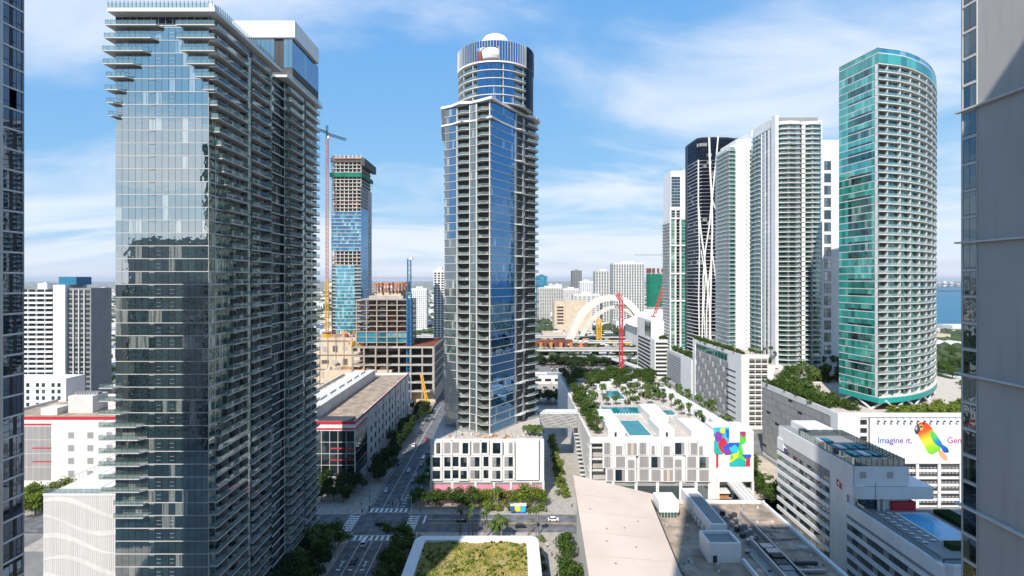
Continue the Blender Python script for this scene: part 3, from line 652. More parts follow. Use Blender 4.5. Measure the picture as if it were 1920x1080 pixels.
o0 = -PT.location
for k in range(39):
    z = zb + k * fh
    for nm, me in [('floor_plate', floor_me)] + [('balcony_rail', m_) for m_ in rail_mes] + [('rail_cap', m_) for m_ in cap_mes]: link(nm, me, PT, (o0[0], o0[1], z))
    lowg = 'glass_grey' if z < 118 else 'glass_blue'
    for s0, s1, n, m, d in ((.2, 3.0, 2, 'glass_grey', 0), (3.1, 7.7, 3, lowg, .15), (7.9, 15.1, 4, 'interior', -2.2), (15.3, 19.1, 3, 'glass_grey', .15), (19.3, 26.4, 4, 'interior', -2.2)):
        for i in range(n):
            w = (s1 - s0) / n; q(PT, 'window_pane' if d >= 0 else 'balcony_door', m if d >= 0 else ('glass_grey' if (k + i) % 3 else 'glass_dark'), FL.box(s0 + i * w + .04, s0 + (i + 1) * w - .04, d - .2, d, z + .2, z + fh - .2))
    for s_ in (7.7, 15.1, 18.9, 26.2): q(PT, 'column', 'lightslab', FL.box(s_, s_ + .45, -.6, .5, z + .17, z + fh - .17))
    for i in range(16):
        s0 = .3 + i * 1.9
        if 21.5 < s0 < 28.5:
            continue
        q(PT, 'curtain_pane', 'glass_blue' if s0 < 21 else 'glass_grey', FR.box(s0 + .03, s0 + 1.87, -.15, .1, z + .18, z + fh - .18))
    for i in range(3): q(PT, 'shaft_pane', 'glass_blue' if i else 'glass_side', FR.box(21.4 + i * 2.5, 21.4 + i * 2.5 + 2.3, -2.2, -2.0, z + .17, z + fh - .17))
    for i in range(4): q(PT, 'balcony_door', 'glass_dark', FR.box(31 + i * 2.8, 33.6 + i * 2.8, -1.6, -1.4, z + .2, z + fh - .2))
    if k % 4 == 1: MB().prism([FR.pt(20.3, .2), FR.pt(24, 2.2), FR.pt(28, 2.2), FR.pt(31.2, .2)], z - .3, z + .35).build('sky_terrace', 'lightslab', PT)
    for e in range(4):
        if rnd.random() < .4: q(PT, 'balcony_furniture', rnd.choice(['lounger', 'dark', 'wood']), FL.box((8.8, 12.5, 20.3, 24)[e], (8.8, 12.5, 20.3, 24)[e] + 1.1, -1.2, -.2, z + .17, z + .95))
for s_ in (20.9, 28.3): q(PT, 'shaft_fin', 'steel', FR.box(s_, s_ + .5, -2, .5, zb, 182.5))
def crown(d, z0, z1):
    pts = [FL.pt(-1.5, d * .5), FL.pt(5, d * .6), FL.pt(11.0, d + 1.4), FL.pt(16.5, d * .4), FL.pt(22.5, d * .8), (V_[0] + .6, V_[1] - d - 1.4)] + [FR.pt(8, d * .7), FR.pt(30, d * .7), FR.pt(37, d + 2), FR.pt(44, d)] + [(10, 306), (-20, 314), (-38, 290)]
    MB().prism(pts, z0, z1).build('crown_slab', 'white', PT)
crown(1.6, 183.2, 184.4); crown(1.0, 174.6, 175.4)
DX, DY, DR = -8.6, 279.0, 19.6
DRM = MB().lathe([(DR - 2.4, 184), (DR - 2.4, 205)], DX, DY, 48).build('drum', 'interior', PT)
def arc(r, a0, a1, n): return [(DX + r * math.cos(a0 + (a1 - a0) * i / n), DY + r * math.sin(a0 + (a1 - a0) * i / n)) for i in range(n + 1)]
A = math.radians
for k in range(5):
    z = 185.5 + k * 4.0
    MB().prism(arc(DR, 0, 2 * math.pi - .13, 47), z - .2, z + .16).build('drum_floor', 'lightslab', DRM)
    for j in range(60):
        a = A(150 + j * 4); 
        deg = 150 + j * 4
        if deg > 360: break
        blue = 244 < deg < 282 or 285 < deg < 302
        rr = DR - .5 if blue else DR - 2.2
        q(DRM, 'drum_pane', 'glass_blue' if blue else 'glass_grey', (DX + rr * math.cos(a), DY + rr * math.sin(a), z + 2.0, a + math.pi / 2, 2 * rr * math.tan(A(1.85)), .15, 3.4))
    for deg in (215, 236, 262, 283, 318, 338): a = A(deg); q(DRM, 'drum_column', 'lightslab', (DX + (DR - .6) * math.cos(a), DY + (DR - .6) * math.sin(a), z + 2.0, a + math.pi / 2, .32, .32, 3.5))
    for a0, a1 in ((150, 243), (303, 350)): MB().ring(arc(DR - .1, A(a0), A(a1), 16), .05, z + .32, z + 1.4).build('drum_rail', 'rail', DRM)
    MB().lathe([(DR + .15, z - .3), (DR + .15, z + 4)], DX, DY, 8, a0=A(-38), a1=A(12)).build('drum_flank', 'glass_navy', DRM)
z = 205.5
MB().prism(arc(DR + .3, 0, 2 * math.pi - .13, 47), z - .4, z + .35).build('drum_floor', 'white', DRM)
for j in range(56):
    deg = 150 + j * 4.1
    if deg > 372: break
    a = A(deg); top = 215.8
    if not (246 < deg < 274): q(DRM, 'crown_fin', 'lightslab', (DX + (DR + .1) * math.cos(a), DY + (DR + .1) * math.sin(a), (z + top) / 2, a + math.pi / 2, .12, .3, top - z))
    else: q(DRM, 'crown_fin', 'white', (DX + (DR + .1) * math.cos(a), DY + (DR + .1) * math.sin(a), top - 1.6, a + math.pi / 2, .17, .4, 3.2))
    a += A(2.05)
    lo = z + .4 if not (242 < deg < 274) else top - 3.2
    q(DRM, 'crown_pane', 'glass_blue', (DX + (DR - .2) * math.cos(a), DY + (DR - .2) * math.sin(a), (lo + top) / 2, a + math.pi / 2, 1.36, .12, top - lo))
MB().lathe([(DR + .5, 205.2), (DR + .5, 215.9)], DX, DY, 8, a0=A(-38), a1=A(12)).build('drum_flank', 'glass_navy', DRM)
MB().lathe([(0.1, 207.6), (5.8, 207.6), (6.3, 209), (6.2, 211.6), (5.6, 212.8), (.1, 213)], DX - 1.2, DY - 13.6, 24).build('sky_lounge', 'whiteclean', DRM)
MB().box(DX - 8.6, DX - 6.2, DY - 18, DY - 15, 206, 211).build('lounge_door', 'rust', DRM)
MB().lathe([(8.4, 213), (8.2, 219), (7.4, 221.6), (5.8, 223.9), (3, 225.4), (.05, 225.9)], DX, DY - 3, 28).build('dome', 'whiteclean', DRM)
MB().lathe([(13, 205.8), (13, 213.6), (.1, 213.8)], DX, DY + 1, 28).build('dome_base', 'glass_navy', DRM)

# ---------------------------------------------------------------- white podium of that tower, with box windows
PD = thing('podium_building', 'white podium with staggered box windows and pink ground floor under the drum-topped tower', 'building', (-11, 241, 0))
MB().box(-37, 14.5, 241.4, 300, 0, 26).build('wall', 'white', PD); MB().box(-36.4, 14.2, 242, 299, 26, 26.6).build('roof_deck', 'deck', PD)
f0 = Fr((-37, 241), (14.5, 241))
def wbox(par, name, m, f, s0, s1, d0, d1, z0, z1):
    P = [f.pt(s0, d1), f.pt(s1, d1), f.pt(s1, d0), f.pt(s0, d0)]
    return MB().prism(P, z0, z1).build(name, m, par)
r1 = [(86, 108, 1), (130, 165, 0), (175, 212, 0), (233, 265, 1), (293, 328, 0), (340, 370, 1), (402, 445, 1), (493, 513, 0)]
r2 = [(65, 108, 1), (130, 165, 1), (178, 210, 1), (222, 257, 1), (277, 328, 2), (350, 378, 1), (400, 445, 2), (468, 515, 2)]
for rows, za, zc in ((r1, 20.3, 26.2), (r2, 14.3, 19.7), (r2, 8.9, 13.7)):
    for j, (a, c, st) in enumerate(rows):
        s0 = X(790 + a / 3, 241) + 37; s1 = X(790 + c / 3, 241) + 37; pr = (.9, .5, 1.3)[(j + int(za)) % 3]
        wb_ = wbox(PD, 'window_box', 'white', f0, s0 - .9, s1 + .9, -.4, pr, za - .2, zc + .25)
        q(wb_, 'window_reveal', 'dark' if st else 'screen', f0.box(s0, s1, pr - .1, pr + .02, za + .7, zc - .4))
        n = 2 if s1 - s0 > 2 else 1
        for i in range(n):
            w = (s1 - s0) / n; m = 'glass_dark' if st == 1 or (st == 2 and i == n - 1) else 'screen'
            q(wb_, 'window_pane', m, f0.box(s0 + i * w + .06, s0 + (i + 1) * w - .06, pr, pr + .06, za + .8, (za + zc) / 2 - .05)); q(wb_, 'window_pane', m, f0.box(s0 + i * w + .06, s0 + (i + 1) * w - .06, pr, pr + .06, (za + zc) / 2 + .05, zc - .5))
q(PD, 'blank_panel', 'whiteclean', f0.box(X(967, 241) + 37, X(1010, 241) + 37, -.3, 1.2, 9, 27.4))
for a in (0, 9.5, 20, 28.3, 36, 45, 50.5): q(PD, 'ground_column', 'white', f0.box(a, a + 1.1, -.2, .5, 0, 8.4))
q(PD, 'ground_beam', 'white', f0.box(0, 51.5, -.2, .55, 7.7, 8.6))
for a, c in ((1.2, 9.4), (10.7, 19.9), (21.2, 28.2), (29.5, 35.9), (37.2, 44.9), (46.2, 50.4)): q(PD, 'pink_panel', 'pinkpaint', f0.box(a, c, -.1, .12, .2, 6.6)); q(PD, 'grey_lintel', 'midgrey', f0.box(a, c, -.1, .14, 6.6, 7.7))
q(PD, 'shop_window', 'glass_dark', f0.box(39, 42, 0, .2, 1, 4.5)); q(PD, 'shop_window', 'glass_dark', f0.box(46.8, 49.8, 0, .2, .3, 4.5))
for i in range(26): q(PD, 'deck_parapet', 'white', f0.box(i * 1.98, i * 1.98 + 1.9, -.6, -.35, 26, 27.1))
for i in range(26): q(PD, 'deck_furniture', rnd.choice(['lounger', 'wood', 'tanwall', 'concrete']), (-35 + rnd.random() * 46, 243.5 + rnd.random() * 4 + 2 * (i % 2), 27.0, rnd.random() * 3, 1.8, .8, .7))
for i in range(16): q(PD, 'deck_post', 'darkmetal', (-34 + i * 2.8, 246.4 + (i % 3), 28, 0, .12, .12, 3))
q(PD, 'deck_planter', 'concrete', (10, 245, 27, 0, 8, 4, 1.0))

LGM = MB().box(-.35, .35, -.95, .45, .25, .38).box(-.33, .33, -.9, -.8, 0, .25).box(-.33, .33, .3, .4, 0, .25).add([(-.35, .45, .25), (.35, .45, .25), (.35, 1.0, .8), (-.35, 1.0, .8), (-.35, .45, .38), (.35, .45, .38), (.35, .93, .9), (-.35, .93, .9)], [(0, 3, 2, 1), (4, 5, 6, 7), (0, 1, 5, 4), (1, 2, 6, 5), (2, 3, 7, 6), (3, 0, 4, 7)])
LGM = {m: LGM.mesh('sun_lounger', m) for m in ('lounger', 'red')}
def lounger(x, y, z, rz, label, group, m='lounger'): return tag(link('sun_lounger', LGM[m], None, (x, y, z), rz), label, 'sun lounger', group)
# ---------------------------------------------------------------- white pool-deck podium
PP = thing('pool_deck_podium', 'wide white podium with box windows, pools and cabanas on its roof', 'building', (75, 241, 0))
ZD = 27.0
MB().box(43, 93, 241.4, 410, 0, ZD - .4).box(36, 43, 246, 410, 0, ZD - .4).box(93, 107, 246, 410, 0, ZD - .4).build('wall', 'white', PP); MB().box(36.2, 107, 242, 410, ZD - .4, ZD).build('roof_deck', 'deck', PP)
f0 = Fr((36, 241), (93, 241))
R1 = [(357, 400, 0, 0), (441, 486, 0, 1), (523, 590, 2, 0), (612, 660, 0, 0), (697, 720, 0, 1), (782, 828, 0, 1), (868, 935, 1, 0), (980, 1027, 0, 0), (1038, 1065, 0, 1)]
R2 = [(357, 402, 0, 0), (441, 507, 0, 0), (525, 573, 0, 1), (612, 678, 0, 0), (695, 762, 1, 0), (782, 850, 0, 0), (868, 915, 0, 1), (955, 1020, 0, 0), (1040, 1107, 1, 0)]
R3 = [(379, 422, 0, 0), (436, 507, 1, 0), (526, 573, 0, 0), (612, 678, 0, 0), (697, 762, 0, 0), (782, 850, 2, 0), (868, 915, 0, 0), (955, 1020, 0, 0), (1040, 1107, 0, 0)]
for rows, za, zc in ((R1, 20.2, 25.6), (R2, 14.4, 19.4), (R3, 8.4, 13.6)):
    for j, (a, c, st, sh) in enumerate(rows):
        s0 = X(1040 + a / 3.857, 241) - 36; s1 = X(1040 + c / 3.857, 241) - 36; pr = (.8, 1.2, .5)[(j + int(za)) % 3]; zh = zc - (1.4 if sh else 0)
        wb_ = wbox(PP, 'window_box', 'white', f0, s0 - .7, s1 + .7, -.5, pr, za - .25, zc + .3); q(wb_, 'window_reveal', 'dark', f0.box(s0, s1, pr - .1, pr + .02, za + .1, zh))
        n = 3 if s1 - s0 > 3.4 else 2
        for i in range(n):
            w = (s1 - s0) / n; m = 'glass_dark' if st == 1 and i < 2 else ('tanwall' if st == 2 and i == 1 else 'screen')
            q(wb_, 'window_pane', m, f0.box(s0 + i * w + .03, s0 + (i + 1) * w - .03, pr, pr + .06, za + .15, zh - .05))
for z in (8, 13.2, 18.4): q(PP, 'garage_parapet', 'concrete', (38.8, 244.6, z + .6, 0, 8, 1.0, 1.8)); 
for z in (6.9, 12.1, 17.3, 22.5): q(PP, 'garage_slab', 'lightslab', (38.9, 246, z, 0, 8, 6, .5))
MB().box(35.2, 36.2, 242.2, 410, 0, ZD + .6).build('side_wall', 'white', PP); MB().box(35.2, 43, 241.5, 242.6, ZD - 2, ZD + .6).build('garage_lintel', 'white', PP)
for a in (0, 9, 19.3, 29, 39.5, 46.4, 52.5, 56): q(PP, 'ground_column', 'white', f0.box(a, a + 1.3, -.2, .4, 0, 8))
for a, c, m in ((1.4, 8.9, 'glass_dark'), (10.4, 19.2, 'glass_green'), (20.7, 28.9, 'glass_dark'), (30.4, 39.4, 'glass_dark'), (40.9, 46.3, 'glass_dark'), (47.8, 52.4, 'glass_grey')): q(PP, 'shop_window', m, f0.box(a, c, -.2, .05, .3, 6)); q(PP, 'shop_fascia', 'screen', f0.box(a, c, -.2, .15, 6, 7.4))
# mural wing
fm = Fr((92.5, 240.4), (109, 240.4))
MB().box(92.5, 109, 240.5, 256, 8.5, 31).build('mural_wall', 'white', PP)
for z in (8.3, 2.9): q(PP, 'wing_beam', 'white', fm.box(0, 16.5, -1, .2, z - .2, z + .9))
for a in (0, 6.5, 15.6): q(PP, 'wing_column', 'white', fm.box(a, a + 1.0, -1, .15, 0, 8.2))
MB().box(93, 108.6, 247, 255, 0, 8.3).build('wing_interior', 'tanwall', PP); q(PP, 'artwork_panel', 'orange', fm.box(1.2, 5.6, -1.2, -1, .3, 2.8)); q(PP, 'wing_slab', 'lightslab', fm.box(0, 16.5, -6, -.9, 3.2, 3.8))
for nm, c in (('mcyan', (.03, .45, .62)), ('mred', (.55, .03, .05)), ('mblue', (.03, .10, .50)), ('mgreen', (.10, .55, .06)), ('myellow', (.80, .70, .03)), ('mpurple', (.22, .05, .32)), ('mteal', (.02, .40, .36))): mat(nm, c, .6, var=.15, scale=.5, streak=0, isl=0)
MD = [0]
def mural(pts, m, d):
    MD[0] += .02; d = .04 + MD[0]
       
    w = [(fm.p0.x + X(1040 + x / 3.857, 240.4) - 92.5, Z(660 + y / 3.857, 240.4)) for x, y in pts]; n = len(w)
    ar = sum(w[i][0] * w[(i + 1) % n][1] - w[(i + 1) % n][0] * w[i][1] for i in range(n))
    if ar < 0: w.reverse()
    yb = 240.4 - d
    MB().add([(a, yb, b) for a, b in w] + [(a, yb + .04, b) for a, b in w], [tuple(range(n)), tuple(range(2 * n - 1, n - 1, -1))] + [(i, n + i, n + (i + 1) % n, (i + 1) % n) for i in range(n)]).build('mural_panel', m, PP)
mural([(1150, 545), (1262, 545), (1262, 650), (1200, 665), (1160, 640)], 'mcyan', .05); mural([(1175, 660), (1200, 640), (1220, 610), (1240, 640), (1262, 680), (1262, 725), (1200, 735), (1185, 700)], 'mred', .1)
mural([(1158, 590), (1180, 570), (1215, 600), (1205, 640), (1165, 655)], 'mpurple', .15); mural([(1262, 655), (1340, 655), (1352, 700), (1300, 740), (1230, 730), (1210, 690)], 'mblue', .05)
mural([(1262, 690), (1310, 680), (1330, 705), (1275, 725)], 'mgreen', .15); mural([(1340, 575), (1380, 575), (1382, 650), (1340, 655)], 'mpurple', .05); mural([(1345, 600), (1378, 595), (1380, 650), (1350, 670), (1365, 740), (1385, 800), (1330, 815), (1325, 720)], 'mgreen', .1)
mural([(1262, 780), (1290, 730), (1330, 710), (1325, 760), (1270, 800)], 'myellow', .2); mural([(1262, 800), (1325, 765), (1385, 790), (1380, 825), (1265, 825)], 'mteal', .1); mural([(1385, 760), (1412, 755), (1412, 825), (1380, 822)], 'mred', .1); mural([(1350, 740), (1420, 740), (1418, 760), (1380, 770)], 'mblue', .15)
mural([(1166, 738), (1182, 738), (1182, 830), (1166, 830)], 'mred', .06)
mural([(1150, 640), (1176, 652), (1190, 700), (1215, 735), (1165, 735), (1150, 700)], 'mteal', 0); mural([(1270, 690), (1300, 668), (1325, 690), (1322, 728), (1280, 735)], 'mcyan', 0); mural([(1225, 712), (1262, 700), (1270, 738), (1228, 740)], 'mpurple', 0); mural([(1268, 748), (1284, 738), (1292, 764), (1268, 782)], 'mgreen', 0)
mural([(1200, 548), (1230, 552), (1222, 590), (1196, 580)], 'myellow', 0); mural([(1236, 560), (1258, 556), (1260, 620), (1242, 612)], 'mblue', 0); mural([(1350, 582), (1374, 580), (1376, 606), (1352, 612)], 'mred', 0)
# roof of the podium
for x0, x1, y0, y1, m in ((54.5, 64.5, 246.5, 272, 'pool'), (50, 71, 286, 301, 'pool'), (60, 68.5, 322, 345, 'pool'), (77, 88, 284, 294, 'pool')):
    pl_ = MB().box(x0 - .6, x1 + .6, y0 - .6, y1 + .6, ZD, ZD + .22).build('pool', 'white', PP); MB().box(x0, x1, y0, y1, ZD + .1, ZD + .25).build('pool_water', m, pl_)
MB().box(44, 52, 244.5, 282, ZD, ZD + 3.8).build('cabana_block', 'whiteclean', PP); MB().box(67.5, 74.5, 244.5, 264, ZD, ZD + 3.8).box(69, 78, 266, 292, ZD, ZD + 4.2).build('cabana_block', 'whiteclean', PP); MB().box(82, 92, 243.5, 266, ZD, ZD + 3.2).build('cabana_block', 'whiteclean', PP)
for x in (47.5, 71): q(PP, 'cabana_door', 'dark', (x, 244.46, ZD + 1.1, 0, 1.0, .1, 2.2))
for i in range(9):
    x = 101 - i * .55; y = 262 + i * 9.5
    q(PP, 'cabana_hut', 'whiteclean', (x, y, ZD + 1.7, 0, 6, 8.6, 3.4)); q(PP, 'cabana_curtain', 'dark', (x - 3.02, y, ZD + 1.2, 0, .1, 3.4, 2.2))
for i in range(14): q(PP, 'parapet', 'white', f0.box(7 + i * 3.58, 7 + i * 3.58 + 3.5, -.8, -.5, ZD - .4, ZD + .9))
for i in range(190):
    x = 45 + rnd.random() * 50; y = 268 + rnd.random() * 95
    if any(a - 1 < x < b + 1 and c - 1 < y < d + 1 for a, b, c, d in ((54, 65, 246, 272), (50, 71, 285, 302), (60, 69, 321, 346), (44, 52, 244, 282), (69, 78, 266, 292), (77, 88, 284, 294))): continue
    lounger(x, y, ZD, rnd.choice([0, 1.57, .8]), 'sun lounger among the pools on the white podium roof', 'loungers on the podium roof')
for i in range(14): lounger(66.2, 247 + i * 1.8, ZD, -1.57, 'sun lounger among the pools on the white podium roof', 'loungers on the podium roof'); lounger(53.3, 247 + i * 1.8, ZD, 1.57, 'sun lounger among the pools on the white podium roof', 'loungers on the podium roof')
for i in range(12): lounger(50.5 + i * 1.7, 283.8, ZD, 0, 'sun lounger among the pools on the white podium roof', 'loungers on the podium roof')
for i in range(6): q(PP, 'garden_wall', 'white', (58 + i * 6, 352 + (i % 3) * 9, ZD + 1.5, .3 * (i % 2), 7, 5, 3))
# stairs and escalator on its flank, and the footbridge
ES = thing('escalator', 'long open stair climbing the white podium flank towards the footbridge', 'stairs', (33, 260, 0))
for i in range(30): q(ES, 'step', 'darkmetal' if i % 2 else 'lightslab', (33.8, 246 + i * 1.25, .6 + i * .62, 0, 2.4, 1.25, .3))
for dx in (-1.4, 1.3): MB().add([(33.8 + dx, 245, .3), (33.8 + dx, 284, 19.6), (33.8 + dx, 284, 20.8), (33.8 + dx, 245, 1.5), (33.9 + dx, 245, .3), (33.9 + dx, 284, 19.6), (33.9 + dx, 284, 20.8), (33.9 + dx, 245, 1.5)], [(0, 1, 2, 3), (7, 6, 5, 4), (3, 2, 6, 7), (0, 4, 5, 1)]).build('balustrade', 'lightslab', ES)
SB = thing('footbridge', 'grey wave-patterned footbridge spanning the gap between the two podiums', 'bridge', (26, 288, 0))
MB().box(14.6, 35.1, 285, 294, 20.2, 21).build('deck', 'concrete', SB); MB().box(14.6, 35.1, 284.6, 285, 20, 27.5).build('side_panel', 'midgrey', SB); MB().box(14.6, 35.1, 294, 294.4, 20, 27.5).build('side_panel', 'midgrey', SB); MB().box(14.6, 35.1, 284.9, 294.1, 27.5, 27.8).build('roof', 'lightslab', SB)
for j in range(5):
    b = MB()
    for i in range(20):
        f = lambda t: 21.2 + j * 1.3 + .55 * math.sin(t * .9 + j * 1.3)
        x0, x1 = 14.8 + i, 15.8 + i; b.add([(x0, 284.52, f(x0)), (x1, 284.52, f(x1)), (x1, 284.52, f(x1) + .35), (x0, 284.52, f(x0) + .35), (x0, 284.6, f(x0)), (x1, 284.6, f(x1)), (x1, 284.6, f(x1) + .35), (x0, 284.6, f(x0) + .35)], [(0, 1, 2, 3), (3, 2, 6, 7)])
    b.build('wave_strip', 'slab', SB)
for i in range(8): b = MB(); b.bar((15.5 + i * 2.6, 285.5, 27.8), (16.8 + i * 2.6, 285.5, 29.4), .1); b.bar((16.8 + i * 2.6, 285.5, 29.4), (18.1 + i * 2.6, 285.5, 27.8), .1); b.build('truss_brace', 'white', SB)
# ---------------------------------------------------------------- garage with the billboard
GA = thing('parking_garage', 'long white garage with grey mesh flank and billboard below the teal curved tower', 'garage', (180, 260, 0))
ZG = 39.8
MB().box(142.3, 262, 232.4, 303, 0, ZG - .5).prism([(147.6, 303), (262, 303), (262, 350), (172, 350)], 0, ZG - .5).build('wall', 'white', GA); MB().box(142.4, 262, 232.6, 303, ZG - .5, ZG).prism([(147.7, 303), (262, 303), (262, 350), (172.2, 350)], ZG - .5, ZG).build('roof_deck', 'deck', GA)
fw = Fr((142, 303), (142, 232)); fs = Fr((142, 232), (262, 232))
q(GA, 'parapet', 'white', fw.box(0, 71, -.4, .15, ZG - 1.4, ZG + 1.4)); q(GA, 'parapet', 'white', fs.box(0, 120, -.4, .1, ZG - .6, ZG + 1.4))
for k in range(9):
    for i in range(14):
        s0 = i * 4.6 + 1
        q(GA, 'mesh_panel', 'louver' if (i + k) % 5 else 'screen', fw.box(s0, s0 + 4.45, -.1, .12 + .04 * ((i * 3 + k) % 4), 3 + k * 3.9, 3 + k * 3.9 + (3.75 if (i * 7 + k * 3) % 11 else 2.4)))
    q(GA, 'opening', 'dark', fw.box(.6, 66, -.1, .02, 3 + k * 3.9, 6.6 + k * 3.9))
q(GA, 'corner_pier', 'whiteclean', fw.box(65.8, 71.1, -.1, .3, 0, ZG + 1.2)); q(GA, 'corner_pier', 'whiteclean', fs.box(-.1, 9.2, -.2, .3, 0, ZG + 1.2))
for k in range(7):
    z = 18.6 - k * 3.15
    if z < 0: break
    for i in range(10): q(GA, 'opening', 'dark' if (i + k) % 3 else 'interior', fs.box(16 + i * 9.5, 24 + i * 9.5, -.15, .05, z - 1.6, z)); 
    for i in range(10):
        for j in range(5): q(GA, 'opening_slat', 'screen', fs.box(16 + i * 9.5 + j * 1.6, 16 + i * 9.5 + j * 1.6 + 1.1, 0, .08, z - 1.5 + .8 * (k % 2), z - .9 + .8 * (k % 2)))
for i in range(12): q(GA, 'column', 'white', fs.box(14.6 + i * 9.5, 15.8 + i * 9.5, -.2, .35, 0, 19))
for k in range(5): q(GA, 'side_slot', 'dark', fs.box(9.6, 12.3, -.1, .12, 22 + k * 3.6, 23.8 + k * 3.6))
BB = thing('billboard', 'white billboard with a parrot ice pop and pastel lettering on the garage', 'billboard', (180, 231.6, 0))
yB = 231.45
MB().box(155.4, 210, yB, yB + .3, 19.3, 39.2).build('board', 'whiteclean', BB)
MB().box(155.2, 210, yB - .06, yB + .3, 39.2, 39.5).box(155.1, 155.4, yB - .06, yB + .3, 19.2, 39.5).build('frame', 'midgrey', BB)
for i in range(14):
    x = 158.2 + i * 2.85; b = MB(); b.bar((x, yB + .1, 39.5), (x, yB - 1.3, 38.2), .06); b.box(x - .35, x + .35, yB - 1.6, yB - 1.0, 37.7, 38.25); b.build('spotlight', 'darkmetal', BB)
def bpt(cx, cy): return X(1580 + cx / 5.4, yB), Z(780 + cy / 5.4, yB)
def gradmat(name, axis, stops, rough=.6):
    s = NT(name); d = s.n('ShaderNodeVectorMath', operation='DOT_PRODUCT'); s.l(s.pos(), d.inputs[0]); d.inputs[1].default_value = axis
    lo, hi = stops[0][0], stops[-1][0]; r = s.n('ShaderNodeValToRGB'); s.l(s.ramp(d.outputs['Value'], lo, hi), r.inputs[0])
    e = r.color_ramp.elements
    while len(e) < len(stops): e.new(.5)
    for i, (p, c) in enumerate(stops): e[i].position = (p - lo) / (hi - lo)
    for i, (p, c) in enumerate(stops): e[i].color = (*c, 1)
    return s.out(s.pbr(r.outputs[0], rough))
def flat(name, pts, m, d, th=.05, par=None):
    w = [bpt(*p) for p in pts]; n = len(w)
    if sum(w[i][0] * w[(i + 1) % n][1] - w[(i + 1) % n][0] * w[i][1] for i in range(n)) < 0: w.reverse()
    y0 = yB - d
    return MB().add([(a, y0, b) for a, b in w] + [(a, y0 + th, b) for a, b in w], [tuple(range(n)), tuple(range(2 * n - 1, n - 1, -1))] + [(i, n + i, n + (i + 1) % n, (i + 1) % n) for i in range(n)]).build(name, m, par or BB)
def smooth(pts, it=2):
    for _ in range(it):
        o = []
        for i in range(len(pts)):
            a, b = pts[i], pts[(i + 1) % len(pts)]; o += [(a[0] * .75 + b[0] * .25, a[1] * .75 + b[1] * .25), (a[0] * .25 + b[0] * .75, a[1] * .25 + b[1] * .75)]
        pts = o
    return pts
ax = (.42, 0, -.91)
def dv(cx, cy): a, b = bpt(cx, cy); return a * ax[0] + b * ax[2]
gradmat('parrot_body', ax, [(dv(800, 70), (.80, .05, .02)), (dv(805, 165), (.80, .10, .02)), (dv(835, 245), (.85, .62, .04)), (dv(870, 310), (.32, .62, .03)), (dv(900, 380), (.16, .50, .03))])
gradmat('parrot_wing', ax, [(dv(890, 160), (.10, .50, .04)), (dv(930, 210), (.08, .48, .10)), (dv(960, 260), (.02, .20, .45)), (dv(1050, 360), (.01, .06, .35))])
gradmat('lettering', (1, 0, 0), [(158.5, (.03, .16, .50)), (164, (.07, .05, .32)), (172, (.28, .06, .34)), (190, (.45, .04, .22)), (205, (.5, .03, .12))])
mat('parrot_face', (.80, .42, .10), .6, streak=0); mat('beak', (.06, .06, .07), .5, streak=0); mat('beakpale', (.5, .48, .47), .5, streak=0); mat('stick', (.66, .36, .20), .6, streak=0)
flat('pop_stick', smooth([(952, 360), (1002, 338), (1068, 420), (1062, 448), (1020, 454)]), 'stick', .06); flat('parrot_tail', smooth([(995, 280), (1062, 318), (1070, 345), (1078, 368), (1035, 374), (1000, 340)], 1), 'parrot_wing', .10)
flat('parrot_body', smooth([(748, 105), (765, 72), (812, 58), (860, 72), (900, 115), (935, 180), (968, 250), (1000, 335), (950, 362), (905, 392), (868, 378), (828, 310), (792, 240), (758, 185), (752, 150)]), 'parrot_body', .14)
PB = [o for o in BB.children if o.name.startswith('parrot_body')][0]
flat('parrot_wing', smooth([(872, 165), (905, 145), (950, 190), (1000, 270), (1025, 318), (985, 318), (930, 275), (890, 220)]), 'parrot_wing', .2, par=PB)
flat('parrot_face', smooth([(770, 88), (800, 82), (815, 108), (800, 150), (772, 140)]), 'parrot_face', .2, par=PB); flat('parrot_beak', smooth([(722, 130), (742, 88), (772, 92), (785, 135), (772, 165), (745, 188), (728, 160)]), 'beak', .22, par=PB); flat('beak_shine', smooth([(728, 125), (745, 100), (755, 120), (742, 150)]), 'beakpale', .26, par=PB)
flat('parrot_eye', [(792 + 13 * math.cos(i * .63), 106 + 13 * math.sin(i * .63)) for i in range(10)], 'beak', .26, par=PB)
def words(txt, cx, cy, size):
    cu = bpy.data.curves.new('lettering', 'FONT'); cu.body = txt; cu.size = size; cu.extrude = .03; cu.offset = .035; cu.materials.append(MATS['lettering'])
    tmp = bpy.data.objects.new('tmp', cu); me = bpy.data.meshes.new_from_object(tmp); bpy.data.objects.remove(tmp)
    o = bpy.data.objects.new('lettering', me); C.objects.link(o); o.parent = BB; a, b = bpt(cx, cy); o.location = (a - BB.location[0], yB - .06 - BB.location[1], b); o.rotation_euler = (math.pi / 2, 0, 0); return o
wl_ = words('Imagine it.', 352, 275, 3.75); wl_.scale = (.98, 1, 1); words('Gen', 1055, 275, 3.75)

pl_ = MB().box(168, 180, 308, 322, ZG, ZG + .3).build('pool', 'white', GA); MB().box(168.8, 179.2, 308.8, 321.2, ZG + .1, ZG + .35).build('pool_water', 'pool', pl_); pl_ = MB().prism([(226, 240), (238, 238), (246, 246), (238, 254), (230, 250)], ZG, ZG + .3).build('pool', 'white', GA); MB().prism([(227.5, 240.8), (237.5, 239), (244.6, 246), (237.6, 252.6), (231, 249)], ZG + .1, ZG + .36).build('pool_water', 'poolblue', pl_)
